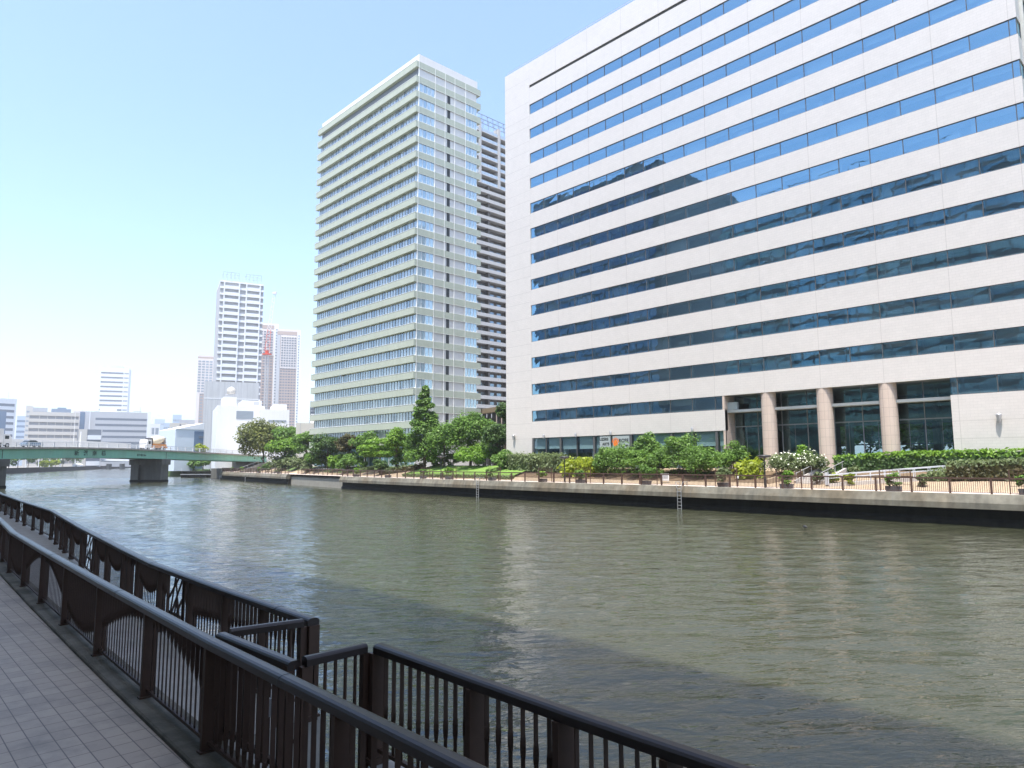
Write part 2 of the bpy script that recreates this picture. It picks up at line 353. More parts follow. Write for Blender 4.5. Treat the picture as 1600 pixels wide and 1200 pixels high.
def strip(name, Xs, fa, fb, mat, dz=0, n=1):
    v = []; f = []
    for X in Xs:
        a, b = fa(X), fb(X)
        for k in range(n+1):
            Y = a + (b - a)*k/n; v.append((X, Y, zg(X, Y) + dz))
    for i in range(len(Xs)-1):
        for k in range(n):
            p = i*(n+1) + k; f.append((p, p + n + 1, p + n + 2, p + 1))
    me = bpy.data.meshes.new(name); me.from_pydata(v, [], f); me.materials.append(mat); me.update()
    if me.polygons[0].normal.z < 0: me.flip_normals()
    return struct(link(name, me))
XS = [30, 10] + list(range(-12, -260, -6)) + [-260]
strip('far_promenade', XS, lambda X: Yq(X) + .55, lambda X: Yq(X) + 4.2, M_prom)
strip('paved_slope', XS, lambda X: Yq(X) + 4.2, lambda X: interp(TP, X), M_tan, n=6)
strip('bank_terrace', XS, lambda X: interp(TP, X), lambda X: 150.0, M_land)
# land behind and beyond the bridge
sheet('far_land', [(-260,150),(300,150),(6000,150),(6000,8000),(-8000,8000),(-8000,2400),(-1400,400),(-900,275),(-420,155),(-260,114)], 3.2, M_land)
sheet('left_bank_land', [(-300,4),(-447,60),(-730,167),(-900,243),(-1420,398),(-8000,2390),(-8000,-3000),(-300,-3000)], 2.35, M_land)
mb = MB(); P = [(-300,4),(-447,60),(-730,167),(-900,243),(-1420,398)]
for (xa,ya),(xb,yb) in zip(P, P[1:]): mb.quad((xa,ya,-1),(xb,yb,-1),(xb,yb,2.9),(xa,ya,2.9)); mb.quad((xa,ya,2.9),(xb,yb,2.9),(xb-.6,yb-1.2,2.9),(xa-.6,ya-1.2,2.9))
tag(mb.build('quay_wall', M_wet), 'dark far quay wall of the left bank beyond the bridge', 'quay wall')
mb = MB(); P = [(-212,81.2),(-260,98),(-420,155),(-900,275),(-1400,400)]
for (xa,ya),(xb,yb) in zip(P, P[1:]): mb.quad((xa,ya,-1),(xb,yb,-1),(xb,yb,3.2),(xa,ya,3.2))
tag(mb.build('quay_wall', M_concrete2), 'pale bank wall beyond the right end of the bridge', 'quay wall')

# lawn and planting beds lie on the slope
def patch(name, px0, px1, s0, s1, mat, dz, s0b=None, n=14):
    x0 = bank(px0, s0)[0]; x1 = bank(px1, s0)[0]
    Xs = [x0 + (x1 - x0)*i/n for i in range(n+1)]
    return strip(name, Xs, lambda X: Yq(X) + s0, lambda X: min(interp(TP, X) - .2, Yq(X) + s1), mat, dz, 4)
patch('lawn', 628, 800, 4.9, 16, M_lawn, .34)
patch('planting_bed', 805, 1195, 5.6, 10.6, M_soil, .05)
patch('ground_cover', 425, 560, 5.6, 14, M_cover, .05)
patch('ground_cover', 566, 626, 9.0, 14, M_cover, .07)
patch('planting_bed', 1300, 1610, 9.2, 13, M_soil, .06)

# ---------------------------------------------------------------- far quay: sloped light cap over a dark set-back wall
def quay(name, label, X0, X1, off=0.0, lowlight=False):
    t = thing(name, label, 'quay wall', (X1, Yq(X1), 0))
    n = max(2, int(abs(X1 - X0)/4)); path = [(X0 + (X1-X0)*i/n, Yq(X0 + (X1-X0)*i/n) + off, 0) for i in range(n+1)]   # travel towards -X: left of travel is towards the viewer (-Y)
    cap = MB(); wall = MB()
    if not lowlight:
        cap.sweep(path, [(-.9,ZP-.5),(-.9,ZP-.004),(.0,ZP+.03),(.05,ZP-.02),(.34,ZP-.62),(.36,ZP-1.05),(-.30,ZP-1.07),(-.5,ZP-1.0)])
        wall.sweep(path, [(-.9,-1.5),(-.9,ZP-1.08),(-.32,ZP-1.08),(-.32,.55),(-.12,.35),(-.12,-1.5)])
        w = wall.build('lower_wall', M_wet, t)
    else:
        cap.sweep(path, [(-3.4,ZP-.5),(-3.4,ZP-.006),(-2.2,ZP+.02),(-2.1,ZP-.05),(-.9,ZP-.45),(-.85,ZP-.6),(-.9,ZP-.62)])
        wall.sweep(path, [(-3.4,-1.5),(-3.4,ZP-.63),(-.86,ZP-.62),(-.80,-1.5)]); w = wall.build('lower_wall', M_concrete2, t)
    cap.build('cap_beam', M_concrete, t)
    if not lowlight:
        jn = MB(); k = 0
        for X in np.arange(max(X0,X1)-3, min(X0,X1), -9.3):
            y = Yq(X) + off; k += 1
            for (a0,z0),(a1,z1) in (((.055,ZP-.02),(.345,ZP-.62)),((.345,ZP-.62),(.366,ZP-1.05))): jn.add([(X-.02,y-a0-.004,z0),(X+.02,y-a0-.004,z0),(X+.02,y-a1-.004,z1),(X-.02,y-a1-.004,z1)], [(0,1,2,3)])
        jn.build('cap_joint', M_pier, t)
    return t
XB1 = on_z(527, 764, 0)[0]; XB2 = on_z(452, 757, 0)[0]
quay('canal_quay', 'long weathered concrete quay in front of the white office building', 30, XB1)
quay('canal_quay', 'short pale set-back quay section between the two dark undercut ones', XB1, XB2, 0, True)
quay('canal_quay', 'weathered concrete quay with dark underside next to the bridge', XB2, -213)
# ladders down the quay
def ladder(px, label):
    X, Y, _ = bank(px, 0); t = thing('quay_ladder', label, 'ladder', (X, Y, 0))
    st = MB(); 
    for d in (-.22,.22):
        st.tube((X+d,Y-.45,-.2),(X+d,Y-.45,ZP-.2),.03); st.tube((X+d,Y-.45,ZP-.2),(X+d*1.9,Y-.40,ZP+.42),.028); st.tube((X+d*1.9,Y-.40,ZP+.42),(X+d*1.9,Y+.35,ZP+.42),.028); st.tube((X+d*1.9,Y+.35,ZP+.42),(X+d*1.9,Y+.35,ZP),.028)
    st.build('side_rail', M_grey, t); rg = MB()
    for k in range(7): rg.cbox(X, Y-.45, .1+.33*k, .44, .05, .05)
    rg.build('rungs', M_grey, t)
ladder(750, 'steel quay ladder below the lawn, farther one'); ladder(1064, 'steel quay ladder in front of the large bushes, nearer one')
for px, lb in ((346,'thin pale pipe on the quay nearest the bridge'), (386,'short pale drain pipe on the quay, second from the bridge')):
    X, Y, _ = bank(px, 0); mb = MB(); mb.tube((X,Y-.42,-.3),(X,Y-.42,1.1),.06); mb.cbox(X,Y-.40,1.0,.3,.12,.18); tag(mb.build('drain_pipe', M_grey), lb, 'pipe')

# ---------------------------------------------------------------- railing along the far quay
def railing(label, X0, X1, pitch=2.62, off=.28):
    t = thing('quay_railing', label, 'railing', (X1, Yq(X1)+off, ZP))
    n = max(1, round(abs(X1-X0)/pitch)); Xs = [X0 + (X1-X0)*i/n for i in range(n+1)]
    pt = lambda X, z: (X, Yq(X)+off, z)
    hr = MB(); hr.sweep([pt(X, ZP+1.08) for X in Xs], [(-.05,0),(.05,0),(.05,.11),(-.05,.11)]); hr.sweep([pt(X, ZP+.10) for X in Xs], [(-.025,0),(.025,0),(.025,.04),(-.025,.04)]); hr.build('handrail', M_farrail, t)
    for i, X in enumerate(Xs):
        p = MB(); x, y, z = pt(X, ZP); p.box(x-.07,y-.05,ZP,x+.07,y+.05,ZP+1.08); p.build('post', M_farrail, t)
        if i < n:
            b = MB(); m = 19 if X > -62 else 11 if X > XB1 else 6
            for k in range(1, m):
                x, y, z = pt(X + (Xs[i+1]-X)*k/m, 0); b.box(x-.013,y-.013,ZP+.14,x+.013,y+.013,ZP+1.08)
            b.build('baluster_panel', M_farrail, t)
    return t
railing('long brown railing on the quay in front of the white office building', 24, XB1, off=.3)
railing('brown railing on the pale set-back quay section with the bicycles behind', XB1, XB2, off=2.5)
railing('brown railing on the quay nearest the bridge', XB2, -212, off=.3)

# ---------------------------------------------------------------- near bank: paving, kerb, quay edge
NEARF = [(6,2.8),(-7.4,2.83),(-12.25,2.95),(-17.6,3.12),(-23,3.32),(-30,3.85),(-45,5.0),(-62,6.5)]
RIVF = [(-7.63,4.04),(-10.3,4.06),(-13.9,4.16),(-16.6,4.38),(-23.6,5.0),(-32.5,5.9),(-41.8,6.3),(-52.6,6.9),(-70,8.4)]
def pl(P, X):
    return interp(P, X)
ZN = 1.87
XN = [8,4,0,-4,-7.4,-10,-13,-17.6,-23,-30,-38,-45,-62]
mb = MB()
v = []; f = []
for X in XN: v += [(X,-3.6,ZN),(X, pl(NEARF,X)-.22, ZN)]
f = [(2*i, 2*i+1, 2*i+3, 2*i+2) for i in range(len(XN)-1)]
me = bpy.data.meshes.new('near_promenade'); me.from_pydata(v, [], f); me.materials.append(M_nearpave); me.update()
if me.polygons[0].normal.z < 0: me.flip_normals()
struct(link('near_promenade', me))
mb = MB(); mb.sweep([(X, pl(NEARF,X), ZN) for X in XN], [(.215,-.3),(.215,.035),(.195,.05),(-.20,.05),(-.22,.03),(-.22,-.3)]); struct(mb.build('kerb', M_kerb))
# joint groove between kerb and paving is a real dark gap 1.5 cm wide
# lower walk between the two fences, cut away at the landing
def deck(X0, X1, inner, outer):
    n = max(2, int(abs(X1-X0)/3)); xs = [X0+(X1-X0)*i/n for i in range(n+1)]; v = []; f = []
    for X in xs: v += [(X, inner(X), ZN+.0), (X, outer(X), ZN+.0), (X, outer(X), -1.5)]
    for i in range(n):
        a = 3*i; f += [(a, a+1, a+4, a+3), (a+1, a+2, a+5, a+4)]
    b = len(v); v += [(X0, inner(X0), -1.5), (X1, inner(X1), -1.5)]
    f += [(0, 1, 2, b), (3*n, 3*n+1, 3*n+2, b+1)]
    me = bpy.data.meshes.new('lower_walk'); me.from_pydata(v, [], f); me.materials.append(M_walk); me.update(); struct(link('lower_walk', me))
inn = lambda X: pl(NEARF, X) + .22
deck(8, -6.10, inn, lambda X: 4.12); deck(-6.10, -7.70, inn, lambda X: 3.28)
deck(-7.70, -62, inn, lambda X: pl(RIVF, X) + .16)
mb = MB(); mb.prism([(8,-3.6),(8,-60),(-300,-60),(-300,3.9),(-200,12),(-110,11.5),(-70,8.6),(-62,6.3),(-62,-3.6)], -1.5, ZN-.012); struct(mb.build('near_bank_ground', M_land))
# ================================================================ white office building
YF = 73.07; XL = -78.4; XW = -72.82; XR = -11.1; ROOF = 67.3
JX = [-67.19 + 6.17*k for k in range(10)]                 # tile joints; every second mullion sits on one
MUL = sorted([-70.0] + JX + [j + 3.085 for j in JX[:-1]])
R0 = 12.32; WH = 1.62
office = thing('office_building', 'large white tiled office building with blue ribbon windows on thirteen floors', 'building', ((XL+XR)/2, YF, 3.9))
w = MB()
w.box(XL, YF, 3.0, XW, YF+34, ROOF)                        # left pier and left flank
zs = [R0 + 4*k for k in range(13)]
XE0, XE1 = -41.3, -18.43                                   # entrance hall
D = .6
for k in range(12): w.box(XW, YF, zs[k], XR, YF+D, zs[k]+4-WH)
w.box(XW, YF, zs[12], XR, YF+D, 63.1)                      # above the top window row
w.box(XW, YF+.35, 63.1, XR, YF+D, 63.55)                   # back of the dark slot
w.box(XW, YF, 63.55, XR, YF+D, ROOF)
w.box(XW, YF, 8.28, XE0, YF+D, zs[0]-WH)                   # over the shop front
w.box(XE1, YF, 3.0, XR+.5, YF+D, zs[0]-WH)                 # right plain wall
for k in range(13):                                        # chamfered right corner
    z0 = zs[k] if k else zs[0]; z1 = zs[k]+4-WH if k < 12 else ROOF
    w.prism([(XR,YF),(XR+.06,YF),(XR+.06,YF+1.7),(XR,YF+1.7)], z0, z1)
w.box(XR+.5, YF+.01, 3.0, XR+.52, YF+1.7, zs[0]-WH)
w.build('wall', M_tile, office)
core = MB()
core.box(XW, YF+1.9, 12.6, XR-6, YF+33, ROOF-.3); core.box(XR-6, YF+1.9, 3, XR+.3, YF+2.2, ROOF-.3)
core.box(XE1+.3, YF+1.9, 3, XR-6, YF+33, 12.6); core.box(XW, YF+4.5, 3, XE0-1.0, YF+33, 12.6)
core.build('inner_core', M_interior, office)
mb = MB()
for k in range(13): mb.box(XW, YF+D, zs[k]+.02, XR, YF+1.88, zs[k]+.30); mb.box(XW, YF+D, zs[k]-WH-.35, XR, YF+1.88, zs[k]-WH-.05)
mb.build('floor_slab', M_interior, office)
mb = MB(); mb.box(XL+.4, YF+.4, ROOF, XR-6, YF+33, ROOF+.12); mb.build('roof', M_concrete2, office)
mb = MB(); mb.box(XW+.05, YF+.10, 63.12, XR, YF+.34, 63.53); mb.build('louvre_slot', M_dark, office)
# roof edge safety rail
mb = MB()
for i in range(46): mb.box(XL+1.4*i+.4, YF+.25, ROOF, XL+1.4*i+.45, YF+.3, ROOF+.55)
mb.box(XL+.4, YF+.25, ROOF+.5, XR, YF+.29, ROOF+.55); mb.build('roof_rail', M_grey, office)
# joints
mb = MB(); e = .004
for j in JX:
    for k in range(12): mb.box(j-.022, YF-e, zs[k]+.0, j+.022, YF+.001, zs[k]+4-WH)
    mb.box(j-.022, YF-e, zs[12], j+.022, YF+.001, 63.1); mb.box(j-.022, YF-e, 63.55, j+.022, YF+.001, ROOF)
    if j < XE0: mb.box(j-.022, YF-e, 8.28, j+.022, YF+.001, zs[0]-WH)
    if j > XE1: mb.box(j-.022, YF-e, 3.5, j+.022, YF+.001, zs[0]-WH)
mb.box(XW-.03, YF-e, 3.5, XW-.005, YF+.001, ROOF)
for k in range(13):
    for z in (zs[k]+.55, zs[k]-WH-.25): mb.box(XL, YF-e, z-.02, XW-.03, YF+.001, z+.02)
for z in (8.2, 6.0, 64.8): mb.box(XL, YF-e, z-.02, XW-.03, YF+.001, z+.02)
for z in (8.3, 6.7): mb.box(XE1+.02, YF-e, z-.018, XR+.4, YF+.001, z+.018)
mb.build('wall_joint', M_joint, office)
# ribbon windows, one per floor
rs = random.Random(3)
for k in range(13):
    z1 = zs[k]; z0 = z1 - WH
    spans = [(XW, XR)] if k else [(XW, XE0), (XE1, XR)]
    g = MB(); fr = MB(); bl = MB()
    for (a, b) in spans:
        xs = [a] + [x for x in MUL if a + .4 < x < b - .3] + [b]
        for x0, x1 in zip(xs, xs[1:]):
            t0, t1 = rs.uniform(-.006,.006), rs.uniform(-.006,.006)
            g.quad((x0+.02,YF+.12+t0,z0+.03),(x1-.02,YF+.12-t0,z0+.03),(x1-.02,YF+.12+t1,z1-.03),(x0+.02,YF+.12+t1,z1-.03))
            if rs.random() < .6 and k < 10:
                d = rs.uniform(.2,1.0)*WH; bl.box(x0+.1, YF+.62, z1-d, x1-.1, YF+.66, z1-.02)
            if rs.random() < .22: bl.box(x0+rs.uniform(.2,1.2), YF+.7, z0, x0+rs.uniform(1.4,2.4), YF+1.1, z0+rs.uniform(.4,.9))
        if k < 10: bl.box(a+.1, YF+.46, z0-.04, b-.1, YF+.60, z0+.26)
        for x in xs[1:-1:2]:
            if k < 10: bl.box(x-.55, YF+.72, z0, x-.15, YF+1.2, z1)
        for x in xs[1:-1]: fr.box(x-.035, YF+.07, z0+.05, x+.035, YF+.16, z1-.05)
        fr.box(a, YF+.05, z0, b, YF+.16, z0+.05); fr.box(a, YF+.03, z1-.05, b, YF+.16, z1)
        if b == XR:
            g.quad((XR-.02,YF+.12,z0+.03),(XR-.02,YF+1.62,z0+.03),(XR-.02,YF+1.62,z1-.03),(XR-.02,YF+.12,z1-.03)); fr.box(XR-.03,YF+.07,z0+.05,XR+.03,YF+.14,z1-.05); fr.box(XR-.03,YF+1.62,z0,XR+.03,YF+1.72,z1)
    rw = g.build('ribbon_window', M_office_glass, office)
    WO[rw.name] = (0,0,0)
    fr.build('window_frame', M_frame, rw)
    if bl.v: bl.build('window_blind', M_blind, rw)
# shop front on the left of the ground floor
t0, t1 = 4.0, 8.28
g = MB(); fr = MB(); xs = [XW] + [x for x in MUL if XW+.4 < x < XE0-.5] + [XE0]
g.quad((XW,YF+.14,t0),(XE0,YF+.14,t0),(XE0,YF+.14,t1),(XW,YF+.14,t1))
sw = g.build('shop_window', M_shop_glass, office)
for i, x in enumerate(xs[1:-1]):
    big = any(abs(x-j) < .01 for j in JX); h = .16 if big else .06
    fr.box(x-h, YF+.05, t0, x+h, YF+.24, t1-.06)
fr.box(XW, YF+.05, t0, XW+.3, YF+.24, t1-.06); fr.box(XE0-.25, YF+.05, t0, XE0, YF+.24, t1-.06); fr.box(XW, YF+.04, t1-.06, XE0, YF+.24, t1)
fr.build('window_frame', M_frame, sw)
bl = MB(); pw = MB()
for i, (x0, x1) in enumerate(zip(xs, xs[1:])):
    bl.box(x0+.28, YF+.36, 6.72 if i < 2 else 6.6, x1-.28, YF+.40, t1-.02)
    bl.box(x0+.28, YF+.34, 6.66 if i < 2 else 6.54, x1-.28, YF+.42, 6.72 if i < 2 else 6.6)
for x in [XW]+[j for j in JX if j < XE0]:
    for d in (.22, -.62): pw.box(x+d, YF+.5, 3.5, x+d+.42, YF+1.1, t1)
bl.build('roller_blind', M_blind, sw); pw.build('white_pilaster', M_panelw, sw)
mb = MB(); mb.box(XW, YF+4.4, 3.4, XE0-1, YF+4.5, 8.6); mb.box(XW, YF+.6, 8.29, XE0-1, YF+4.5, 8.5); mb.box(XW, YF+.2, 3.3, XE0-1, YF+4.5, 3.95)
mb.build('shop_interior', M_dark, office)
# entrance hall: three granite columns, recessed glass, see-through lobby
for j in JX[5:8]:
    c = MB(); c.lathe([(.80,3.4),(.80,R0)], j, YF+.815, 40); c.build('column', M_pink, office)
YG = YF + 2.3
soff = MB(); soff.box(XE0, YF+D, R0+.0, XE1, YF+33, R0+.25); soff.build('entrance_soffit', M_frame2, office)
jm = MB(); jm.box(XE0-.28, YF+.02, 3, XE0, YF+2.2, R0-.002); jm.build('entrance_jamb', M_pink, office)
jm = MB(); jm.box(XE1, YF+D, 3, XE1+.25, YF+2.2, R0-.002); jm.build('entrance_jamb', M_frame2, office)
jm = MB(); jm.box(XE0-.3, YF+2.2, 3, XE0, YF+33, R0); jm.build('lobby_side_wall', M_dark, office); jm = MB(); jm.box(XE1, YF+2.2, 3, XE1+.3, YF+33, R0); jm.build('lobby_side_wall', M_dark, office)
g = MB()
for i in range(8):
    x0 = XE0 + (XE1-XE0)*i/8; x1 = XE0 + (XE1-XE0)*(i+1)/8; g.quad((x0+.03,YG,3.9),(x1-.03,YG,3.9),(x1-.03,YG,R0),(x0+.03,YG,R0))
lg = g.build('lobby_glass', M_lobby_glass, office); fr = MB()
for i in range(9): x = XE0 + (XE1-XE0)*i/8; fr.box(x-.04, YG-.06, 3.9, x+.04, YG+.06, R0)
for i in range(8): x = XE0 + (XE1-XE0)*(i+.5)/8; fr.box(x-.012, YG-.03, 3.9, x+.012, YG+.03, 8.7)
fr.box(XE0, YG-.08, 8.7, XE1, YG+.08, 8.82); fr.build('glass_frame', M_frame2, lg)
lb = MB(); lb.box(XE0, YG+4, 8.75, XE1, YG+9, 9.5); lb.box(XE0, YF+.5, 3.2, XE1, YF+34, 3.9)
for x in (-38.6,-34.5,-31.2,-27.0,-22.3): lb.box(x-.35, YG+7, 3.9, x+.35, YG+7.7, R0)
lb.bar((-38, YG+3, 9.2), (-31.5, YG+3, 4.2), 1.2, .35); lb.bar((-38, YG+2.4, 10.1), (-31.5, YG+2.4, 5.1), .05, .06)
for x in (-29.6,-25.4,-20.6): lb.box(x-.1, YG+14, 3.9, x+.1, YG+14.2, R0); lb.box(XE0, YG+14, 6.6, XE1, YG+14.2, 6.75); lb.box(XE0, YG+14, 9.5, XE1, YG+14.3, R0); lb.box(XE0, YG+14, 3.9, -35.5, YG+14.3, R0)
lb.build('lobby_interior', flat('teal_lobby_stone', (.13,.16,.155), .5, var=.1), office)
# wall lamps
for (px, py) in ((851,681.5),(901,679.5),(955.5,676.5),(1083,671),(804.5,683),(1562,652)):
    X, Y, Z = on_y(px, py, YF); mb = MB()
    if px in (804.5, 1562): mb.lathe([(.10,Z-.45),(.24,Z+.2),(.24,Z+.26),(.1,Z+.34)], X, YF-.28, 12); mb.cbox(X, YF-.1, Z+.05, .12, .24, .12)
    else: mb.lathe([(.13,Z-.3),(.16,Z+.15),(.1,Z+.28)], X, YF-.22, 12); mb.cbox(X, YF-.06, Z, .1, .16, .1)
    mb.build('wall_lamp', M_grey, office)
# shop sign in the window: orange flower emblem, lettering
def text(body, name, size, loc, rot, mat, parent, align='CENTER', ext=.01):
    cu = bpy.data.curves.new(name, 'FONT'); cu.body = body; cu.size = size; cu.align_x = align; cu.align_y = 'CENTER'; cu.extrude = ext; cu.offset = size*.012
    cu.materials.append(mat); o = bpy.data.objects.new(name, cu); COL.objects.link(o)
    dg = bpy.context.evaluated_depsgraph_get(); me = bpy.data.meshes.new_from_object(o.evaluated_get(dg)); bpy.data.objects.remove(o); bpy.data.curves.remove(cu)
    o = bpy.data.objects.new(name, me); COL.objects.link(o)
    if parent: o.parent = parent; o.location = Vector(loc) - Vector(WO.get(parent.name, (0,0,0)))
    else: o.location = loc
    o.rotation_euler = rot; WO[o.name] = tuple(loc); return o
M_sign = flat('sign_board_grey', (.36,.41,.41), .6); M_orange = flat('orange_emblem', (.80,.20,.03), .5); M_ink = flat('black_lettering', (.02,.02,.02), .5)
SY = YF + .02
a = on_y(957, 680, SY); b = on_y(983.5, 695, SY); ec = on_y(961.7, 688, SY); tcx = on_y(974.5, 688, SY)[0]
sg = thing('shop_sign', 'window sign with an orange flower emblem and the word ROSE', 'sign', (a[0], SY, 6.2))
mb = MB(); zt = 8.12; zb = 6.45; mb.box(a[0], SY, zb, b[0], SY+.03, zt); mb.build('board', M_sign, sg)
mb = MB(); cx, cz = ec[0], 7.22
n = 24; ring = [(cx+.38*math.cos(2*PI*i/n), SY-.02, cz-.05+.46*math.sin(2*PI*i/n)) for i in range(n)]
mb.add(ring + [(x, SY-.004, z) for x, y, z in ring], [tuple(range(n))] + [(i,(i+1)%n,n+(i+1)%n,n+i) for i in range(n)])
for i in range(9):
    an = R(10 + 20*i); px_, pz_ = cx+.44*math.cos(an), cz+.05+.44*math.sin(an); q = (cx+.72*math.cos(an), cz+.05+.72*math.sin(an)); s_ = (-math.sin(an)*.09, math.cos(an)*.09)
    mb.add([(px_+s_[0],SY-.018,pz_+s_[1]),(px_-s_[0],SY-.018,pz_-s_[1]),(q[0],SY-.018,q[1])], [(0,1,2)])
mb.build('flower_emblem', M_orange, sg)
RT = (PI/2, 0, 0)
text('ROSE', 'lettering', .66, (tcx, SY-.012, 7.48), RT, M_ink, sg); text('Kitchen', 'lettering', .46, (tcx, SY-.012, 6.88), RT, M_ink, sg)
a2 = on_y(937, 684, SY); b2 = on_y(954.5, 695, SY)
sg = thing('shop_sign', 'grey window sign with two rows of small dark letters left of the orange one', 'sign', (a2[0], SY, 6.2))
mb = MB(); mb.box(a2[0], SY, zb, b2[0], SY+.03, zt); mb.build('board', M_sign, sg)
text('UZERS', 'lettering', .5, ((a2[0]+b2[0])/2-.2, SY-.012, 7.75), RT, M_ink, sg); text('ARTS', 'lettering', .5, ((a2[0]+b2[0])/2+.1, SY-.012, 7.1), RT, M_ink, sg)

# ================================================================ taller glass neighbour at the right edge
nb = thing('glass_tower', 'tall teal glass building just showing behind the right end of the white office', 'building', (2, 88, 3))
M_teal = panes('teal_panes', (.10,.20,.20), (.25,.40,.38), .35, (.6,.9,.9))
w = MB(); w.box(-17, 88, 3, 26, 118, 95); w.build('wall', flat('teal_core', (.12,.18,.18), .5), nb)
for k in range(22):
    z = 6 + 4*k; g = MB()
    for i in range(11): g.quad((-16.9+3.8*i,87.9,z),(-16.9+3.8*i+3.7,87.9,z),(-16.9+3.8*i+3.7,87.9,z+2.4),(-16.9+3.8*i,87.9,z+2.4))
    g.build('ribbon_window', M_teal, nb)
mb = MB()
for k in range(22): mb.box(-17.3, 87.5, 5.6+4*k, 26, 88, 6+4*k)
mb.build('ledge', M_grey, nb)
# ================================================================ sage-green banded tower
K = 1.0568
def kz(z): return CZ + (z - CZ)*K
TX0, TX1, TY0, TY1 = -145.5*K, -106.2*K, 75.7*K, 90.9*K
tower = thing('residential_tower', 'tall apartment tower with sage green floor bands and a white parapet', 'building', ((TX0+TX1)/2, (TY0+TY1)/2, 3.95))
PIT = 3.09*K; BH = 1.27*K
bt = [kz(83.52) - PIT*i for i in range(25)]           # top of every band
w = MB(); w.box(TX0+.25, TY0+.25, 3, TX1-.12, TY1-.12, bt[0]-.3)
w.box(TX0+.25, TY0+.12, bt[0]-.02, TX1+.02, TY1, kz(85.1))       # parapet storey
core_o = w.build('wall', M_panelw, tower)
mb = MB(); mb.box(TX0+.3, TY0+.14, bt[0]-PIT, TX1-.2, TY0+.24, bt[0]-BH); mb.build('plant_louvre', flat('grey_louvre', (.20,.22,.24), .6), tower)
# front bands run round the corner to the east side
for i, z in enumerate(bt):
    b = MB(); z0 = z - BH
    b.box(TX0-.75, TY0-.55, z0, TX1+.10, TY0+.22, z)
    b.box(TX1-.12, TY0+.22, z0, TX1+.10, TY1+1.0, z)
    b.box(TX0-.75, TY1-.1, z0, TX1-.12, TY1+1.0, z)
    o = b.build('balcony_band', M_band, tower)
    t = MB(); t.box(TX0-.75, TY0-.58, z, TX1+.12, TY0-.45, z+.07); t.box(TX0+.2, TY0-.06, z, TX1, TY0+.0, z+.16)
    t.box(TX1+.101, TY0+.0, z0-.06, TX1+.115, TY1+.9, z0); t.build('sill_trim', M_whitepipe, o)
rs = random.Random(5)
for i in range(1, 24):
    z1 = bt[i] - BH - .02; z0 = bt[i+1] + .12
    g = MB(); fr = MB(); n = 40; W = (TX1 - TX0 - .5)/n
    for k in range(n):
        x0 = TX0 + .3 + W*k
        if rs.random() < .55: g.quad((x0+.03,TY0+.1,z0),(x0+W-.03,TY0+.1,z0),(x0+W-.03,TY0+.1,z1),(x0+.03,TY0+.1,z1))
        else:
            xm = x0 + W*rs.uniform(.35,.65)
            g.quad((x0+.03,TY0+.1,z0),(xm,TY0+.1,z0),(xm,TY0+.1,z1),(x0+.03,TY0+.1,z1)); g.quad((xm,TY0+.1,z0),(x0+W-.03,TY0+.1,z0),(x0+W-.03,TY0+.1,z1),(xm,TY0+.1,z1))
        fr.box(x0-.035, TY0+.02, z0, x0+.035, TY0+.16, z1)
    rw = g.build('ribbon_window', M_curtain, tower); fr.build('window_frame', M_frame2, rw)
    # end windows and slit on the east side
    for (ya, yb) in ((TY0+.25, 79.74*K), (87.7*K, TY1-.1)):
        g = MB(); fr = MB(); m = 4
        for k in range(m):
            y0 = ya + (yb-ya)*k/m; y1 = ya + (yb-ya)*(k+1)/m
            g.quad((TX1-.06,y0,z0),(TX1-.06,y1,z0),(TX1-.06,y1,z1),(TX1-.06,y0,z1)); fr.box(TX1-.1, y0-.04, z0, TX1, y0+.04, z1)
        fr.box(TX1-.1, ya, z0-.1, TX1+.02, yb, z0); fr.box(TX1-.1, yb-.04, z0, TX1, yb+.04, z1)
        wn = g.build('end_window', M_bluecurtain, tower); fr.build('window_frame', M_whitepipe, wn)
    s = MB(); s.box(TX1-.14, 83.0*K, z0-.1, TX1-.09, 83.75*K, z1+.02); s.build('slit_window', M_slit, tower)
mb = MB()
for y in (75.7*K+.12, 79.78*K, 82.3*K, 84.8*K, 87.65*K): mb.box(TX1+.0, y-.035, 9, TX1+.16, y+.035, bt[0])
mb.build('wall_joint', M_whitepipe, tower)
mb = MB(); mb.box(TX1-.12, TY0+.05, 4, TX1+.0, TY0+.28, bt[0]-.1); mb.build('corner_trim', M_whitepipe, tower)
g = MB()
for k in range(22): x = TX0+.4+1.88*k; g.quad((x,TY0+.2,4),(x+1.7,TY0+.2,4),(x+1.7,TY0+.2,bt[24]-BH),(x,TY0+.2,bt[24]-BH))
g.build('lobby_window', panes('teal_curtains', (.12,.22,.22), (.28,.42,.42), .25), tower)
mb = MB()
for i in range(9): mb.cbox(TX0+13+3.0*(i%2), TY0-.3, bt[3+2*i]-BH-.12, .9, .3, .16)
mb.build('drain_box', M_grey, tower)

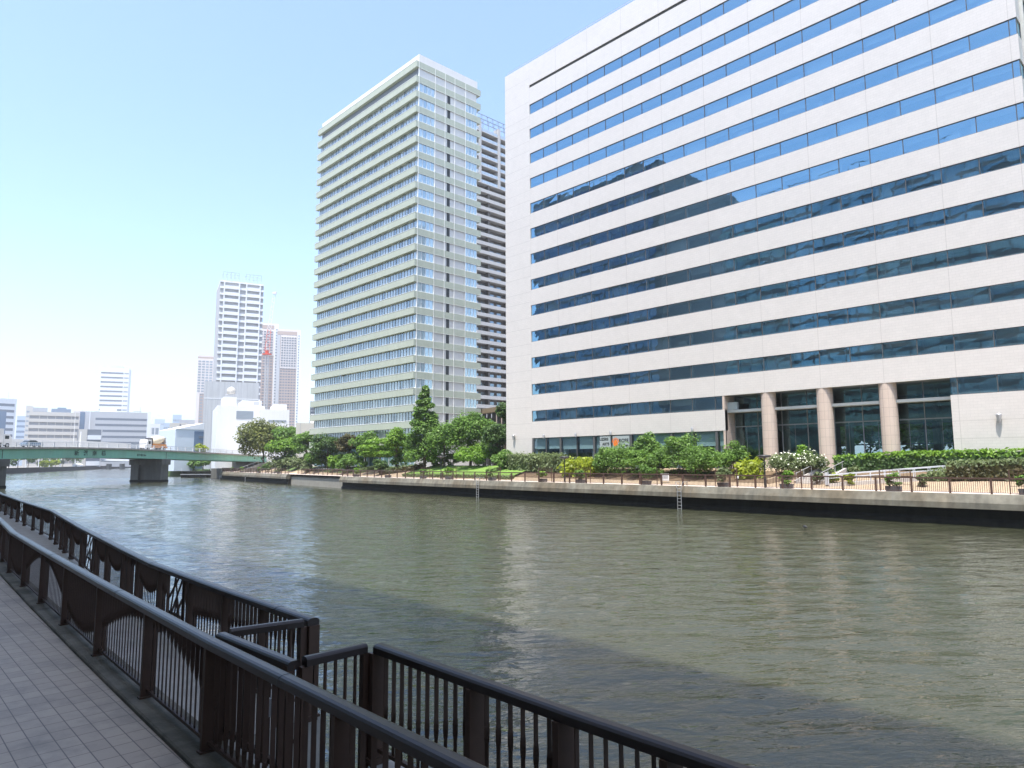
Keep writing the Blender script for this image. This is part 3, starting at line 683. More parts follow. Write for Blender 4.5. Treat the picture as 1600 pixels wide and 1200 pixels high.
# ================================================================ brown tower with white balconies behind
BX = -176
p0 = on_x(740, 185, BX); p1 = on_x(800, 205, BX)
BZ = p0[2]; Y0b, Y1b = 143, 215
M_brown = flat('brown_tile_wall', (.12,.105,.095), .7, var=.05); M_balc = flat('white_balcony', (.50,.48,.46), .6, var=.03)
M_bwin = panes('balcony_doors', (.08,.09,.10), (.22,.24,.25), .3)
bt_ = thing('brown_tower', 'very tall brown tower with white balcony slabs behind the sage green tower', 'building', (BX-15, (Y0b+Y1b)/2, 3.5))
w = MB(); w.box(BX-32, Y0b, 3, BX-2.2, Y1b, BZ-1.0); w.build('wall', M_brown, bt_)
nfl = int((BZ-14)/3.15)
for i in range(nfl):
    z = BZ - 3.15*(i+1); b = MB()
    if i < 7:
        b.box(BX-2.2, Y0b, z-.28, BX, Y1b, z); gl = MB(); gl.box(BX-.12, Y0b, z, BX-.06, Y1b, z+1.05)
    else:
        b.box(BX-2.2, Y0b, z-.2, BX, Y1b, z); b.box(BX-.18, Y0b, z, BX+.0, Y1b, z+1.0)
    o = b.build('balcony', M_balc, bt_)
    if i < 7: gl.build('glass_balustrade', M_curtain, o)
    g = MB(); y = Y0b + .6
    while y < Y1b - 3:
        g.quad((BX-2.15,y,z+.1),(BX-2.15,y+2.2,z+.1),(BX-2.15,y+2.2,z+2.3),(BX-2.15,y,z+2.3)); y += 3.6
    g.build('balcony_doors', M_bwin, bt_)
for y in np.arange(Y0b, Y1b+.1, 9.0):
    mb = MB(); mb.box(BX-2.2, y-.55, BZ-3.15*7-.3, BX+.15, y+.55, BZ); mb.build('white_fin', M_balc, bt_)
for y in np.arange(Y0b+4.5, Y1b, 9.0):
    mb = MB(); mb.box(BX-2.2, y-.4, 6, BX-.4, y+.4, BZ-3.15*7); mb.build('brown_fin', M_brown, bt_)
mb = MB()
for y in np.arange(Y0b, Y1b, 2.6):
    mb.bar((BX-.6,y,BZ), (BX-.6,y,BZ+3.2), .12, .12); mb.bar((BX-.6,y,BZ), (BX-.6,y+2.6,BZ+3.2), .1, .1); mb.bar((BX-3,y,BZ), (BX-3,y,BZ+3.2), .12, .12)
for z in (.1, 1.6, 3.2): mb.bar((BX-.6,Y0b,BZ+z), (BX-.6,Y1b,BZ+z), .16, .16)
mb.build('roof_lattice', flat('roof_lattice_grey', (.22,.25,.29), .5), bt_)

# garden pergola beside the tower
X, Y, Z = at_depth(757, 652, 150); X2, Y2, _ = at_depth(796, 652, 140)
pg = thing('pergola', 'brown garden pergola with dark posts behind the trees beside the tower', 'pergola', (X, Y, 4))
mb = MB(); zt = Z + 1.2; mb.bar((X,Y,zt), (X2,Y2,zt), 2.2, 1.0); mb.build('beam', flat('pergola_brown', (.20,.15,.09), .7, var=.1), pg)
for k in range(6):
    t = k/5; mb = MB(); mb.box(X+(X2-X)*t-.3, Y+(Y2-Y)*t-.3, 3.5, X+(X2-X)*t+.3, Y+(Y2-Y)*t+.3, zt-.5); mb.build('post', M_slit, pg)
mb = MB(); mb.bar((X,Y+3,zt/2+1), (X2,Y2+3,zt/2+1), .3, zt-3); tag(mb.build('garden_wall', flat('pink_wall', (.50,.42,.38), .8)), 'pinkish garden wall behind the pergola posts', 'wall')
# ================================================================ far buildings beyond the bridge
def far(px, D): return D*1.9 if px < 262 else D
def facing(px0, px1, D, turn=0.0, py=690):
    """centre, width and heading of a front spanning two photo columns at distance D; turn rotates it off square"""
    a = at_depth(px0, py, D); b = at_depth(px1, py, D)
    cx, cy = (a[0]+b[0])/2, (a[1]+b[1])/2; W = math.hypot(a[0]-b[0], a[1]-b[1])/max(.3, math.cos(turn))
    return cx, cy, W, PSI + turn
def topz(px, py, D): return at_depth(px, py, D)[2]
def tower_block(name, label, px0, px1, ytop, D, depth, wallm, turn=0.0, cat='building', group=None, z0=2.0):
    D = far((px0+px1)/2, D); th_ = 1.0*math.atan((800-(px0+px1)/2)/FPX)
    cx, cy, W, hd = facing(px0, px1, D, turn); W *= math.cos(th_); hd += th_; H = topz((px0+px1)/2, ytop, D) - z0
    t = thing(name, label, cat, (cx, cy, z0), group); t.rotation_euler = (0,0,hd); WO[t.name] = (0,0,0)
    mb = MB(); mb.box(-W/2, 0, 0, W/2, depth, H); mb.build('wall', wallm, t)
    return t, W, H
def fl_strips(t, W, H, n, zlo, zhi, frac, mat, x0=-.5, x1=.5, part='ribbon_window', depth=.08, recess=False, count=0, side=0, sdep=0):
    """n strips of windows between heights zlo..zhi (fractions of H), each floor one part"""
    fh = (zhi - zlo)*H/n
    for k in range(n):
        z = zlo*H + fh*k + fh*(1-frac)*.5; m = MB()
        if count:
            wcell = (x1-x0)*W/count
            for c in range(count): m.box(x0*W + wcell*(c+.14), -depth, z, x0*W + wcell*(c+.86), .02, z + fh*frac)
        else: m.box(x0*W, -depth, z, x1*W, .02, z + fh*frac)
        if side: 
            sx = W/2 if side > 0 else -W/2
            m.box(min(sx, sx+side*depth), .8, z, max(sx, sx+side*depth), sdep, z + fh*frac)
        m.build(part, mat, t)
def slabs(t, W, H, n, zlo, zhi, frac, mat, part='balcony', out=1.0, x0=-.5, x1=.5):
    fh = (zhi - zlo)*H/n
    for k in range(n):
        z = zlo*H + fh*k; m = MB(); m.box(x0*W, -out, z, x1*W, .02, z + fh*frac); m.build(part, mat, t)
def lbox(t, x0, y0, z0, x1, y1, z1, mat, part):
    m = MB(); m.box(x0, y0, z0, x1, y1, z1); return m.build(part, mat, t)
M_fw = flat('far_white', (.74,.75,.76), .6, var=.02, streak=.03); M_fg = flat('far_grey', (.44,.45,.47), .7, var=.03, streak=.04); M_fb = flat('far_beige', (.55,.52,.47), .7, var=.04)
M_fblue = flat('far_blue_glass', (.13,.19,.28), .25, island=.1); M_fdk = flat('far_dark_window', (.14,.16,.19), .3, island=.2); M_fmid = flat('far_mid_window', (.26,.30,.34), .3, island=.2)
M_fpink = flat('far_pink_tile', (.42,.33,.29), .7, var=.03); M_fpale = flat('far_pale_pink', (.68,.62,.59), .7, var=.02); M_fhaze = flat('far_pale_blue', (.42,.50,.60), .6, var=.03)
M_fgrey2 = flat('sheeting_grey', (.50,.51,.52), .6, var=.04, streak=.10)
M_red = flat('crane_red', (.55,.07,.035), .5); M_redw = flat('crane_white', (.70,.66,.64), .5)

t, W, H = tower_block('office_block', 'white office block with dark window bands at the left edge of the picture', -30, 22, 622, 420, 30, M_fw, .35)
fl_strips(t, W, H, 10, .05, .95, .42, M_fdk, -.5, .44); lbox(t, W*.1, 8, H, W*.45, 20, H+2.5, M_fw, 'roof_box'); m = MB(); m.tube((W*.3,6,H), (W*.3,6,H+9), .25); m.build('aerial', M_grey, t)
t, W, H = tower_block('shadow_block', 'blue block added in place of the slanted shadow on the leftmost white block', -30, 7, 642, 395, 12, M_fblue, .3)  # added blue block stands in for the shadow across the white front
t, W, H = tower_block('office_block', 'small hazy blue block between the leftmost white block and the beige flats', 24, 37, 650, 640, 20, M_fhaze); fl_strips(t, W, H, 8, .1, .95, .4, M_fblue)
t, W, H = tower_block('apartment_block', 'slim cream block behind the left end of the balcony flats', 37, 48, 634, 520, 18, M_fb); fl_strips(t, W, H, 11, .08, .94, .35, M_fmid, -.4, .1)
t, W, H = tower_block('apartment_block', 'pale grey block rising behind the balcony flats', 47, 71, 637, 540, 18, M_fg); fl_strips(t, W, H, 10, .1, .96, .45, M_fmid)
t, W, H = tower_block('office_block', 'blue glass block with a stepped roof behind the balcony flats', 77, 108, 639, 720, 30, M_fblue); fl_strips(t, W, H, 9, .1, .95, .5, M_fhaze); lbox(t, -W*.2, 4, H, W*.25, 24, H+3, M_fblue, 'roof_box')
t, W, H = tower_block('apartment_block', 'beige balcony flats eight storeys high above the bridge', 43, 122, 645, 380, 16, flat('flats_recess', (.30,.30,.31), .8))
slabs(t, W, H, 8, .0, .94, .52, M_fb, out=1.4); lbox(t, -W/2, -1.4, H*.94, W/2, 16, H+.6, M_fb, 'roof')
for x in (-.5,-.3,-.14,.02,.18,.34,.49): lbox(t, x*W, -1.3, 0, x*W+.5, 0, H*.95, M_fb, 'fin')
t, W, H = tower_block('stair_tower', 'cream and blue stair tower beside the balcony flats', 112, 132, 642, 400, 14, M_fpale); lbox(t, .02*W, -.2, 2, .42*W, 0, H-1, M_fblue, 'glass_strip')
t, W, H = tower_block('high_rise', 'isolated slender high-rise with dark horizontal window bands', 151, 196, 575, 620, 30, M_fw, -.12)
fl_strips(t, W, H, 20, .02, .97, .36, M_fdk, -.49, .30); fl_strips(t, W, H, 20, .02, .97, .30, M_fmid, .33, .49, part='corner_window'); lbox(t, -W*.15, 6, H, W*.25, 22, H+4, M_fg, 'roof_box')
t, W, H = tower_block('office_block', 'long grey office block with eight dark window bands above the bridge', 146, 234, 644, 360, 22, M_fg)
fl_strips(t, W, H, 8, .06, .92, .36, M_fdk, -.48, .44); lbox(t, W*.44, -.4, 0, W*.5, 4, H+.8, M_fw, 'end_pier'); lbox(t, -W*.42, 5, H, -W*.12, 15, H+4, M_fw, 'roof_box'); m = MB(); m.tube((W*.31,6,H), (W*.31,6,H+6), .2); m.box(W*.18,4,H+1,W*.33,6,H+1.6); m.build('roof_rack', M_grey, t)
t, W, H = tower_block('stair_tower', 'blank pale grey slab beside the long grey office block', 131, 147, 643, 365, 14, M_fg); lbox(t, -W*.1, -.15, 0, -.02*W, 0, H, M_fw, 'joint_strip')
t, W, H = tower_block('apartment_block', 'low grey flats with white balconies in front of the long office block', 122, 159, 671, 330, 12, M_fdk, .1)
slabs(t, W, H, 4, .04, .96, .5, M_fw, out=1.2, x0=-.12); lbox(t, -W*.5, -1, 0, -W*.14, 4, H, M_fb, 'wall_panel'); lbox(t, W*.46, -1.2, 0, W*.5, 2, H+.4, M_fg, 'fin')
t, W, H = tower_block('office_block', 'small white block with four large square windows right of the grey office', 233, 249, 662, 400, 14, M_fw)
for z in (.38,.68):
    for x in (-.36,.06): lbox(t, x*W, -.1, z*H, (x+.30)*W, .02, (z+.22)*H, M_fmid, 'window')
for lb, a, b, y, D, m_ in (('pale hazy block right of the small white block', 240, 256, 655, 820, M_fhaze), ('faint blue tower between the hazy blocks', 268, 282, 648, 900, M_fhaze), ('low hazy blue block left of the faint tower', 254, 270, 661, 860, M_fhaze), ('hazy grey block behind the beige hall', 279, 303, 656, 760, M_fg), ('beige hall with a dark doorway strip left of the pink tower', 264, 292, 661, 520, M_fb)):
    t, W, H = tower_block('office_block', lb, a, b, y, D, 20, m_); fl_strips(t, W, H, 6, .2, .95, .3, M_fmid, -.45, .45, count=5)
    if 'doorway' in lb: lbox(t, .05*W, -.2, .5*H, .13*W, 0, H*.98, M_fdk, 'dark_strip')
t, W, H = tower_block('low_hall', 'long white low hall with a flat roof behind the cement mixer', 232, 284, 679, 300, 16, M_fw); lbox(t, W*.1, 2, H, W*.34, 10, H+2.4, M_fw, 'roof_box'); lbox(t, -W*.3, -.1, H*.45, -W*.26, 0, H*.62, M_fmid, 'window')
t, W, H = tower_block('curtain_wall_hall', 'pale blue panelled hall with a slanting roof in front of the pink tower', 274, 318, 671, 265, 18, flat('pale_blue_panel', (.58,.64,.70), .5, var=.03), .35)
lbox(t, W*.16, -.12, H*.05, W*.5, .02, H*.96, M_fblue, 'blue_panel'); fl_strips(t, W, H, 5, .1, .9, .35, M_fdk, .33, .49, depth=.22)
m = MB(); m.add([(-W/2,-.3,H),(W/2,-.3,H),(W/2,18,H),(-W/2,18,H),(W/2,-.3,H+2.6),(W/2,18,H+2.6)], [(0,1,4),(3,5,2),(0,4,5,3),(1,2,5,4),(0,3,2,1)]); m.build('roof', M_fw, t)
t, W, H = tower_block('pink_tower', 'pink tower with pale window grid left of the white balcony tower', 303, 337, 558, 700, 14, M_fpink, 0)
fl_strips(t, W, H, 34, .03, .98, .5, M_fmid, -.5, .48, count=6); lbox(t, -W*.5, -.25, H*.66, W*.42, 0, H*.985, M_fpale, 'pale_upper_wall'); fl_strips(t, W, H, 12, .67, .97, .5, M_fmid, -.48, .40, count=5, depth=.4); lbox(t, -W*.5, -.25, 0, -W*.34, 0, H*.66, M_fpale, 'pale_corner'); lbox(t, -W*.5, 0, H, W*.5, 14, H+2, M_fpale, 'parapet')
t, W, H = tower_block('construction_block', 'building wrapped in grey sheeting in front of the white balcony tower', 316, 402, 597, 330, 20, M_fgrey2, 0)
for x in np.linspace(-.46, .5, 10): lbox(t, x*W-.09, -.06, 0, x*W+.09, .0, H, M_fg, 'seam')
lbox(t, -W/2, -.07, H*.80, W/2, 0, H*.81, M_fw, 'seam')
t, W, H = tower_block('balcony_tower', 'white high-rise with two columns of grey recessed balconies', 334, 404, 444, 450, 30, flat('recess_grey', (.40,.40,.41), .7, island=.05), .10)
nf = 28
slabs(t, W, H, nf, .0, 1.0, .50, M_fw, out=1.5, x0=-.40, x1=-.06); slabs(t, W, H, nf, .0, 1.0, .50, M_fw, out=1.5, x0=.10, x1=.42); slabs(t, W, H, nf, .0, 1.0, .34, M_fw, out=.9, x0=-.06, x1=.10, part='spandrel'); slabs(t, W, H, nf, .0, 1.0, .3, M_fw, out=1.2, x0=-.5, x1=-.40, part='corner_balcony'); slabs(t, W, H, nf, .0, 1.0, .3, M_fw, out=1.2, x0=.42, x1=.5, part='corner_balcony')
for x in (-.42,-.08,.085,.40): lbox(t, x*W, -1.62, 0, x*W+W*.028, 0, H, M_fw, 'white_fin')
lbox(t, -W*.5, -1, H, W*.5, 30, H+1, M_fw, 'roof')
m = MB()
for a, b in ((-.44,-.08),(.08,.44)):
    for x in np.linspace(a, b, 5): m.bar((x*W,0,H), (x*W,0,H+7), .35, .35); m.bar((x*W,6,H), (x*W,6,H+7), .35, .35)
    m.bar((a*W,0,H+7), (b*W,0,H+7), .4, .4); m.bar((a*W,0,H+3.5), (b*W,0,H+3.5), .2, .2); m.bar((a*W,6,H+7), (b*W,6,H+7), .4, .4)
m.build('roof_frame', M_fhaze, t)
t, W, H = tower_block('pink_tower', 'pink high-rise with white edge strips directly right of the balcony tower', 398, 430, 508, 800, 14, M_fpink, 0)
fl_strips(t, W, H, 46, .02, .98, .42, M_fdk, -.46, .26, count=4); lbox(t, W*.28, -.5, 0, W*.5, 0, H, M_fw, 'white_edge'); fl_strips(t, W, H, 46, .02, .98, .42, M_fmid, .34, .46, count=1, depth=.8); lbox(t, -W*.5, -.4, H*.78, W*.28, .05, H*.97, M_fpale, 'pale_upper_wall'); fl_strips(t, W, H, 9, .79, .96, .42, M_fdk, -.44, .24, count=4, depth=.7)
lbox(t, -W*.5, 0, H, W*.5, 14, H+2, M_fw, 'parapet')
t, W, H = tower_block('pink_tower', 'pink high-rise with a dense dark window grid, right one of the pair', 428, 465, 518, 780, 14, M_fpink, 0)
fl_strips(t, W, H, 46, .02, .98, .46, M_fdk, -.47, .34, count=7); lbox(t, W*.36, -.5, 0, W*.5, 0, H, M_fw, 'white_edge'); fl_strips(t, W, H, 46, .02, .98, .42, M_fmid, .39, .47, count=1, depth=.8); lbox(t, -W*.5, -.35, 0, -W*.36, 0, H*.97, M_fg, 'grey_edge'); lbox(t, -W*.34, -.4, H*.72, W*.34, .05, H*.97, M_fpale, 'pale_upper_wall'); fl_strips(t, W, H, 12, .73, .96, .46, M_fdk, -.33, .33, count=6, depth=.7); lbox(t, -W*.5, 0, H, W*.5, 14, H+2.4, M_fpale, 'parapet')
# tower crane in front of the pink towers
D = 400; bx, by, _ = at_depth(413, 690, D); zc = topz(412, 556, D); zt = topz(419, 462, D)
cr = thing('tower_crane', 'red and white luffing tower crane between the balcony tower and the pink pair', 'crane', (bx, by, 2)); cr.rotation_euler = (0,0,PSI); WO[cr.name] = (0,0,0)
sc = D/FPX
m = MB()
for x in (-.8,.8):
    for y in (-.8,.8): m.bar((x,y,0), (x,y,zc-2), .3, .3)
for k in range(int((zc-4)/3)): m.bar((-.8,-.8,3*k), (.8,-.8,3*k+3), .16, .16); m.bar((.8,-.8,3*k), (-.8,-.8,3*k+3), .12, .12)
m.build('mast', M_fg, cr)
m = MB(); m.box(-2.6,-1.2,zc-1.4,2.2,1.2,zc-.7); m.box(-1.0,-1.0,zc-.7,.5,1.0,zc+1.1); m.build('slewing_cab', M_red, cr)
m = MB()
def lattice(mb, p, q, w, n):
    p, q = Vector(p), Vector(q)
    for sx in (-w, w): mb.bar(p+Vector((sx,0,0)), q+Vector((sx*.6,0,0)), .22, .22)
    for k in range(n):
        a = p.lerp(q, k/n); b = p.lerp(q, (k+1)/n); s = 1 if k % 2 else -1; mb.bar(a+Vector((-s*w,0,0)), b+Vector((s*w*.9,0,0)), .18, .18)
zm = topz(415, 520, D)
lattice(m, (-.2,0,zc+.5), (0.6,0,zm), 1.5, 7); m.build('lower_jib', M_red, cr)
m = MB(); lattice(m, (.6,0,zm), (3.0,0,zt), 1.0, 9); m.box(2.0,-.6,zt-1,4.2,.6,zt+.2); m.build('upper_jib', M_redw, cr)
# white plant in front with roof tank
t, W, H = tower_block('white_plant', 'blank brilliant white plant building beside the bridge end', 338, 412, 634, 235, 30, M_fw, .08)
lbox(t, -W*.38, 1, H, -W*.10, 14, H+3.0, M_fw, 'stair_head'); lbox(t, .03*W, 4, H, W*.46, 20, H+2.2, M_fw, 'plant_screen'); lbox(t, -W*.10, -.1, H*.80, W*.26, .02, H*.92, M_fmid, 'window'); lbox(t, W*.28, 2, H+.4, W*.40, 3, H+1.6, M_fg, 'duct')
m = MB(); zz = H+3.0
m.lathe([(.7,zz+1.2),(1.4,zz+1.5),(1.4,zz+3.0),(.9,zz+3.5),(.25,zz+3.9)], -W*.20, 6, 16); m.build('water_tank', M_fb, t)
m = MB()
for k in range(4): m.box(-W*.20-1.1+.7*k, 5.4, zz, -W*.20-.95+.7*k, 5.55, zz+1.2)
m.box(-W*.20-1.8,5,zz+1.1,-W*.20+1.8,7,zz+1.3); m.build('tank_stand', M_fg, t)
t, W, H = tower_block('white_plant', 'lower white annex with a round wall vent behind the olive tree', 404, 451, 640, 232, 24, M_fw, .08)
lbox(t, -.02*W, 2, H, W*.42, 16, H+2.0, M_fw, 'roof_box'); lbox(t, -.2*W, -.1, H*.80, W*.40, 0, H*.83, M_fmid, 'window')
m = MB(); m.lathe([(.0,0),(1.05,0),(1.05,.3),(.7,.35)], 0, 0, 20); v = m.build('round_vent', M_fg, t); v.rotation_euler = (PI/2,0,0); v.location = (-.02*W, 0, H*.62)
t, W, H = tower_block('low_annex', 'low beige annex left of the sage green tower', 462, 494, 661, 190, 16, flat('cream_render', (.62,.59,.53), .7, var=.05)); lbox(t, -.3*W, -.05, H*.2, -.28*W, 0, H, M_fg, 'joint_strip'); lbox(t, W*.2,2,H,W*.5,10,H+2.6, M_fw, 'roof_box')
t, W, H = tower_block('glass_block', 'dark glass block peeping out left of the sage green tower', 483, 497, 627, 260, 14, M_fdk); fl_strips(t, W, H, 14, .3, .98, .5, M_fmid, -.45, .45, count=3)
# ================================================================ green girder bridge
BD = Vector((-.555,.832,0)).normalized(); BN = Vector((BD.y,-BD.x,0)); B0 = Vector((-172,22.5,0))
def bp(t, back=0.0, z=0.0): v = B0 + BD*t - BN*back; return (v.x, v.y, z)
def t_of(px, py=705):                     # where the ray of a photo column meets the bridge face
    r = ray(px, py); A = np.array([[r[0], -BD.x],[r[1], -BD.y]]); k, t = np.linalg.solve(A, [B0.x, B0.y]); return t
tp1, tp2, tE = t_of(4), t_of(260), t_of(400)
def ztop(t):
    pts = [(-60,6.6),(t_of(0),7.85),(t_of(110),8.2),(t_of(200),8.2),(t_of(265),7.95),(t_of(330),7.55),(t_of(385),7.1),(tE+30,6.5)]
    for (a,za),(b,zb) in zip(pts, pts[1:]):
        if t <= b: return za + (zb-za)*(t-a)/(b-a)
    return 6.5
def gh(t): return 1.95 if t < tp2 else 1.95 - .25*min(1,(t-tp2)/(tE-tp2))
ts = [-45] + list(np.linspace(t_of(0), tE+6, 30))
br = thing('road_bridge', 'green steel girder bridge with a name in dark characters across the canal', 'bridge', bp(tp2))
m = MB()
def bsweep(m, sec, ts=ts):               # sec(t) -> list of (back, z)
    n = None; v = []
    for t in ts:
        pr = sec(t); n = len(pr); v += [bp(t, b, z) for b, z in pr]
    f = []
    for i in range(len(ts)-1):
        for k in range(n): f.append((i*n+k, i*n+(k+1) % n, (i+1)*n+(k+1) % n, (i+1)*n+k))
    m.add(v, f); m.add(v[:n], [tuple(range(n-1,-1,-1))]); m.add(v[-n:], [tuple(range(n))])
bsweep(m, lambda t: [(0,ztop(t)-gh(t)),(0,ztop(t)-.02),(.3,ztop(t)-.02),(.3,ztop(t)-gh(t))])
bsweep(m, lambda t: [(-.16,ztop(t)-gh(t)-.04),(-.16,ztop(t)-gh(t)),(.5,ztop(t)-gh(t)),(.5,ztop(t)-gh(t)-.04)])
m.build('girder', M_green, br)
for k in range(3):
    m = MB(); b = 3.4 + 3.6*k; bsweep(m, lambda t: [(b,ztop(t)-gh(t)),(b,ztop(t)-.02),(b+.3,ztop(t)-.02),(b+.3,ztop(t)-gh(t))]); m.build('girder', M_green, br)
m = MB(); bsweep(m, lambda t: [(-.45,ztop(t)),(-.45,ztop(t)+.38),(12.3,ztop(t)+.38),(12.3,ztop(t))]); m.build('deck', M_deckgrey, br)
m = MB(); bsweep(m, lambda t: [(-.3,ztop(t)+1.32),(-.3,ztop(t)+1.42),(-.2,ztop(t)+1.42),(-.2,ztop(t)+1.32)]); bsweep(m, lambda t: [(-.28,ztop(t)+.82),(-.28,ztop(t)+.88),(-.22,ztop(t)+.88),(-.22,ztop(t)+.82)])
for t in np.arange(-40, tE+5, .5):
    x, y, z = bp(t, -.25, ztop(t)+.38); m.box(x-.02, y-.02, z, x+.02, y+.02, z+1.0)
m.build('parapet_rail', M_fw, br)
for t in np.arange(-40, tE+5, 3.0):
    m = MB(); x, y, z = bp(t, -.25, ztop(t)+.38); m.cbox(x, y, z+.52, .2, .2, 1.06, 0, math.atan2(BD.y, BD.x)); m.build('rail_post', M_fw, br)
m = MB(); bsweep(m, lambda t: [(11.6,ztop(t)+.38),(11.6,ztop(t)+2.25),(11.75,ztop(t)+2.25),(11.75,ztop(t)+.38)], [-45]+list(np.linspace(t_of(0), t_of(262), 12))); m.build('screen_wall', M_fw, br)
def pier(t):
    def pb(m, t0, t1, b0, b1, z0, z1):
        v = [bp(t0,b0,z0),bp(t1,b0,z0),bp(t1,b1,z0),bp(t0,b1,z0),bp(t0,b0,z1),bp(t1,b0,z1),bp(t1,b1,z1),bp(t0,b1,z1)]
        m.add(v, [(0,1,2,3),(7,6,5,4),(4,5,1,0),(5,6,2,1),(6,7,3,2),(7,4,0,3)])
    m = MB(); zb = ztop(t)-gh(t)-.05
    pb(m, t-1.6, t+1.6, -.2, 10, zb-1.5, zb); c = m.build('pier', M_pier, br)
    m = MB(); pb(m, t-1.35, t+1.35, .2, 2.8, -2, zb-1.5); pb(m, t-.7, t+.7, 2.8, 7.2, -2, zb-1.5); pb(m, t-1.35, t+1.35, 7.2, 9.6, -2, zb-1.5); m.build('pier_shaft', M_pier, c)
    m = MB(); pb(m, t-1.45, t+1.45, .1, 9.7, -1, .55); m.build('tide_band', M_wet, c)
pier(tp1); pier(tp2)
m = MB()
for t in (tp1, tp2): 
    x, y, z = bp(t, -.012, ztop(t)-gh(t)/2-.1); m.cbox(x, y, z, .12, .06, gh(t)-.3, 0, math.atan2(BD.y, BD.x))
m.build('expansion_joint', M_black, br)
# abutment and dark bay under the right end
m = MB()
pts = [bp(tE-3,1,0), bp(tE+20,1,0), bp(tE+20,14,0), bp(tE-3,14,0)]
m.prism([(p[0],p[1]) for p in pts], 0, 3.2); tag(m.build('abutment', M_pier), 'dark concrete abutment below the right end of the green bridge', 'abutment')
m = MB(); m.prism([(p[0],p[1]) for p in (bp(tE+5,.5),bp(tE+30,.5),bp(tE+30,12),bp(tE+5,12))], 3.0, 6.4); tag(m.build('abutment', M_concrete2), 'upper concrete block carrying the right end of the bridge', 'abutment')
AZ = math.atan2(BD.y, BD.x)
M_letter = flat('dark_lettering', (.02,.06,.045), .5)
zt_ = ztop(t_of(141))
for ch, px in zip('新港南橋', (120, 134, 148, 162)):
    t = t_of(px); text(ch, 'lettering', 1.3, bp(t, -.02, ztop(t)-1.0), (PI/2,0,AZ), M_letter, br, ext=.015)
t = t_of(221.5); text('桁下高2.5m', 'lettering', .62, bp(t, -.02, ztop(t)-1.2), (PI/2,0,AZ), M_letter, br, ext=.015)

# lamp posts on the bridge
def street_lamp(px, ytop, label, back=11.0, thick=.09, arm=True):
    t = t_of(px); x, y, z = bp(t, back, ztop(t)+.3); h = height_at(px, ytop, x, y)
    o = thing('street_lamp', label, 'street lamp', (x,y,z)); m = MB(); m.tube((x,y,z),(x,y,h),thick,thick*.6); m.build('pole', M_fw, o)
    if arm:
        m = MB(); m.tube((x,y,h),(x+1.2*BN.x,y+1.2*BN.y,h+.25),.05); m.cbox(x+1.6*BN.x,y+1.6*BN.y,h+.27,.9,.3,.14,0,math.atan2(BN.y,BN.x)); m.build('lamp_head', M_fw, o)
street_lamp(174, 645, 'tall slim white lamp post on the bridge in front of the grey office')
street_lamp(179, 675, 'short thick white post beside the tall lamp post on the bridge', 10, .2, False)
street_lamp(289, 652, 'white lamp post on the bridge right of the cement mixer')
# vehicles on the bridge
M_vw = flat('white_vehicle_paint', (.72,.72,.72), .25); M_tyre = flat('black_tyre', (.02,.02,.02), .8); M_vg = flat('vehicle_glass', (.04,.05,.06), .1); M_vor = flat('orange_vehicle_paint', (.62,.25,.06), .35); M_vbl = flat('blue_grey_vehicle_paint', (.20,.27,.36), .25); M_vcream = flat('cream_drum_paint', (.72,.62,.46), .4); M_vdk = flat('dark_vehicle_paint', (.06,.06,.07), .25)
def vehicle(name, label, cat, px, back):
    t = t_of(px); x, y, z = bp(t, back, ztop(t)+.385); o = thing(name, label, cat, (x,y,z)); o.rotation_euler = (0,0,AZ); WO[o.name] = (0,0,0); return o
def wheel(o, x, y, r=.48, w=.28):
    m = MB(); m.tube((x,y-w/2,r),(x,y+w/2,r),r,r,16); wh = m.build('wheel', M_tyre, o)
    m = MB(); m.tube((x,y-w/2-.01,r),(x,y+w/2+.01,r),r*.55,r*.55,12); m.build('rim', M_grey, wh)
def profile_body(m, prof, w):
    n = len(prof); v = [(x,-w/2,z) for x,z in prof] + [(x,w/2,z) for x,z in prof]
    m.add(v, [tuple(range(n)), tuple(range(2*n-1,n-1,-1))] + [(k, n+k, n+(k+1)%n, (k+1)%n) for k in range(n)])
# cement mixer (cab at the left end)
o = vehicle('cement_mixer', 'cement mixer truck with a cream drum and orange chassis on the bridge', 'truck', 272, 6.5)
m = MB(); profile_body(m, [(-3.9,.7),(-3.9,2.1),(-3.6,2.9),(-2.2,2.95),(-2.1,.7)], 2.3); m.build('cab', M_vw, o)
m = MB(); profile_body(m, [(-3.93,1.75),(-3.7,2.6),(-3.5,2.6),(-3.5,1.75)], 2.1); m.box(-3.3,-1.17,1.7,-2.5,1.17,2.5); m.build('cab_window', M_vg, o)
m = MB(); m.box(-2.1,-1.1,.75,4.0,1.1,1.15); m.box(-1.6,-1.15,1.15,3.6,1.15,1.75); m.build('chassis', M_vor, o)
m = MB(); m.lathe([(.55,-2.7),(1.15,-1.6),(1.3,-.4),(1.2,.8),(.75,2.2),(.45,2.9)], 0, 0, 20); d = m.build('drum', M_vcream, o); d.rotation_euler = (0, R(78), 0); d.location = (.9, 0, 2.75)
m = MB(); m.box(3.2,-.9,1.2,3.5,.9,3.6); m.bar((3.6,0,3.5),(4.4,0,2.2),.8,.12); m.build('discharge_chute', M_grey, o)
m = MB(); m.box(-2.0,-1.0,1.2,-1.5,1.0,3.4); m.build('drum_stand', M_vdk, o)
for x in (-3.1, 1.6, 2.8):
    for y in (-1.0, 1.0): wheel(o, x, y)
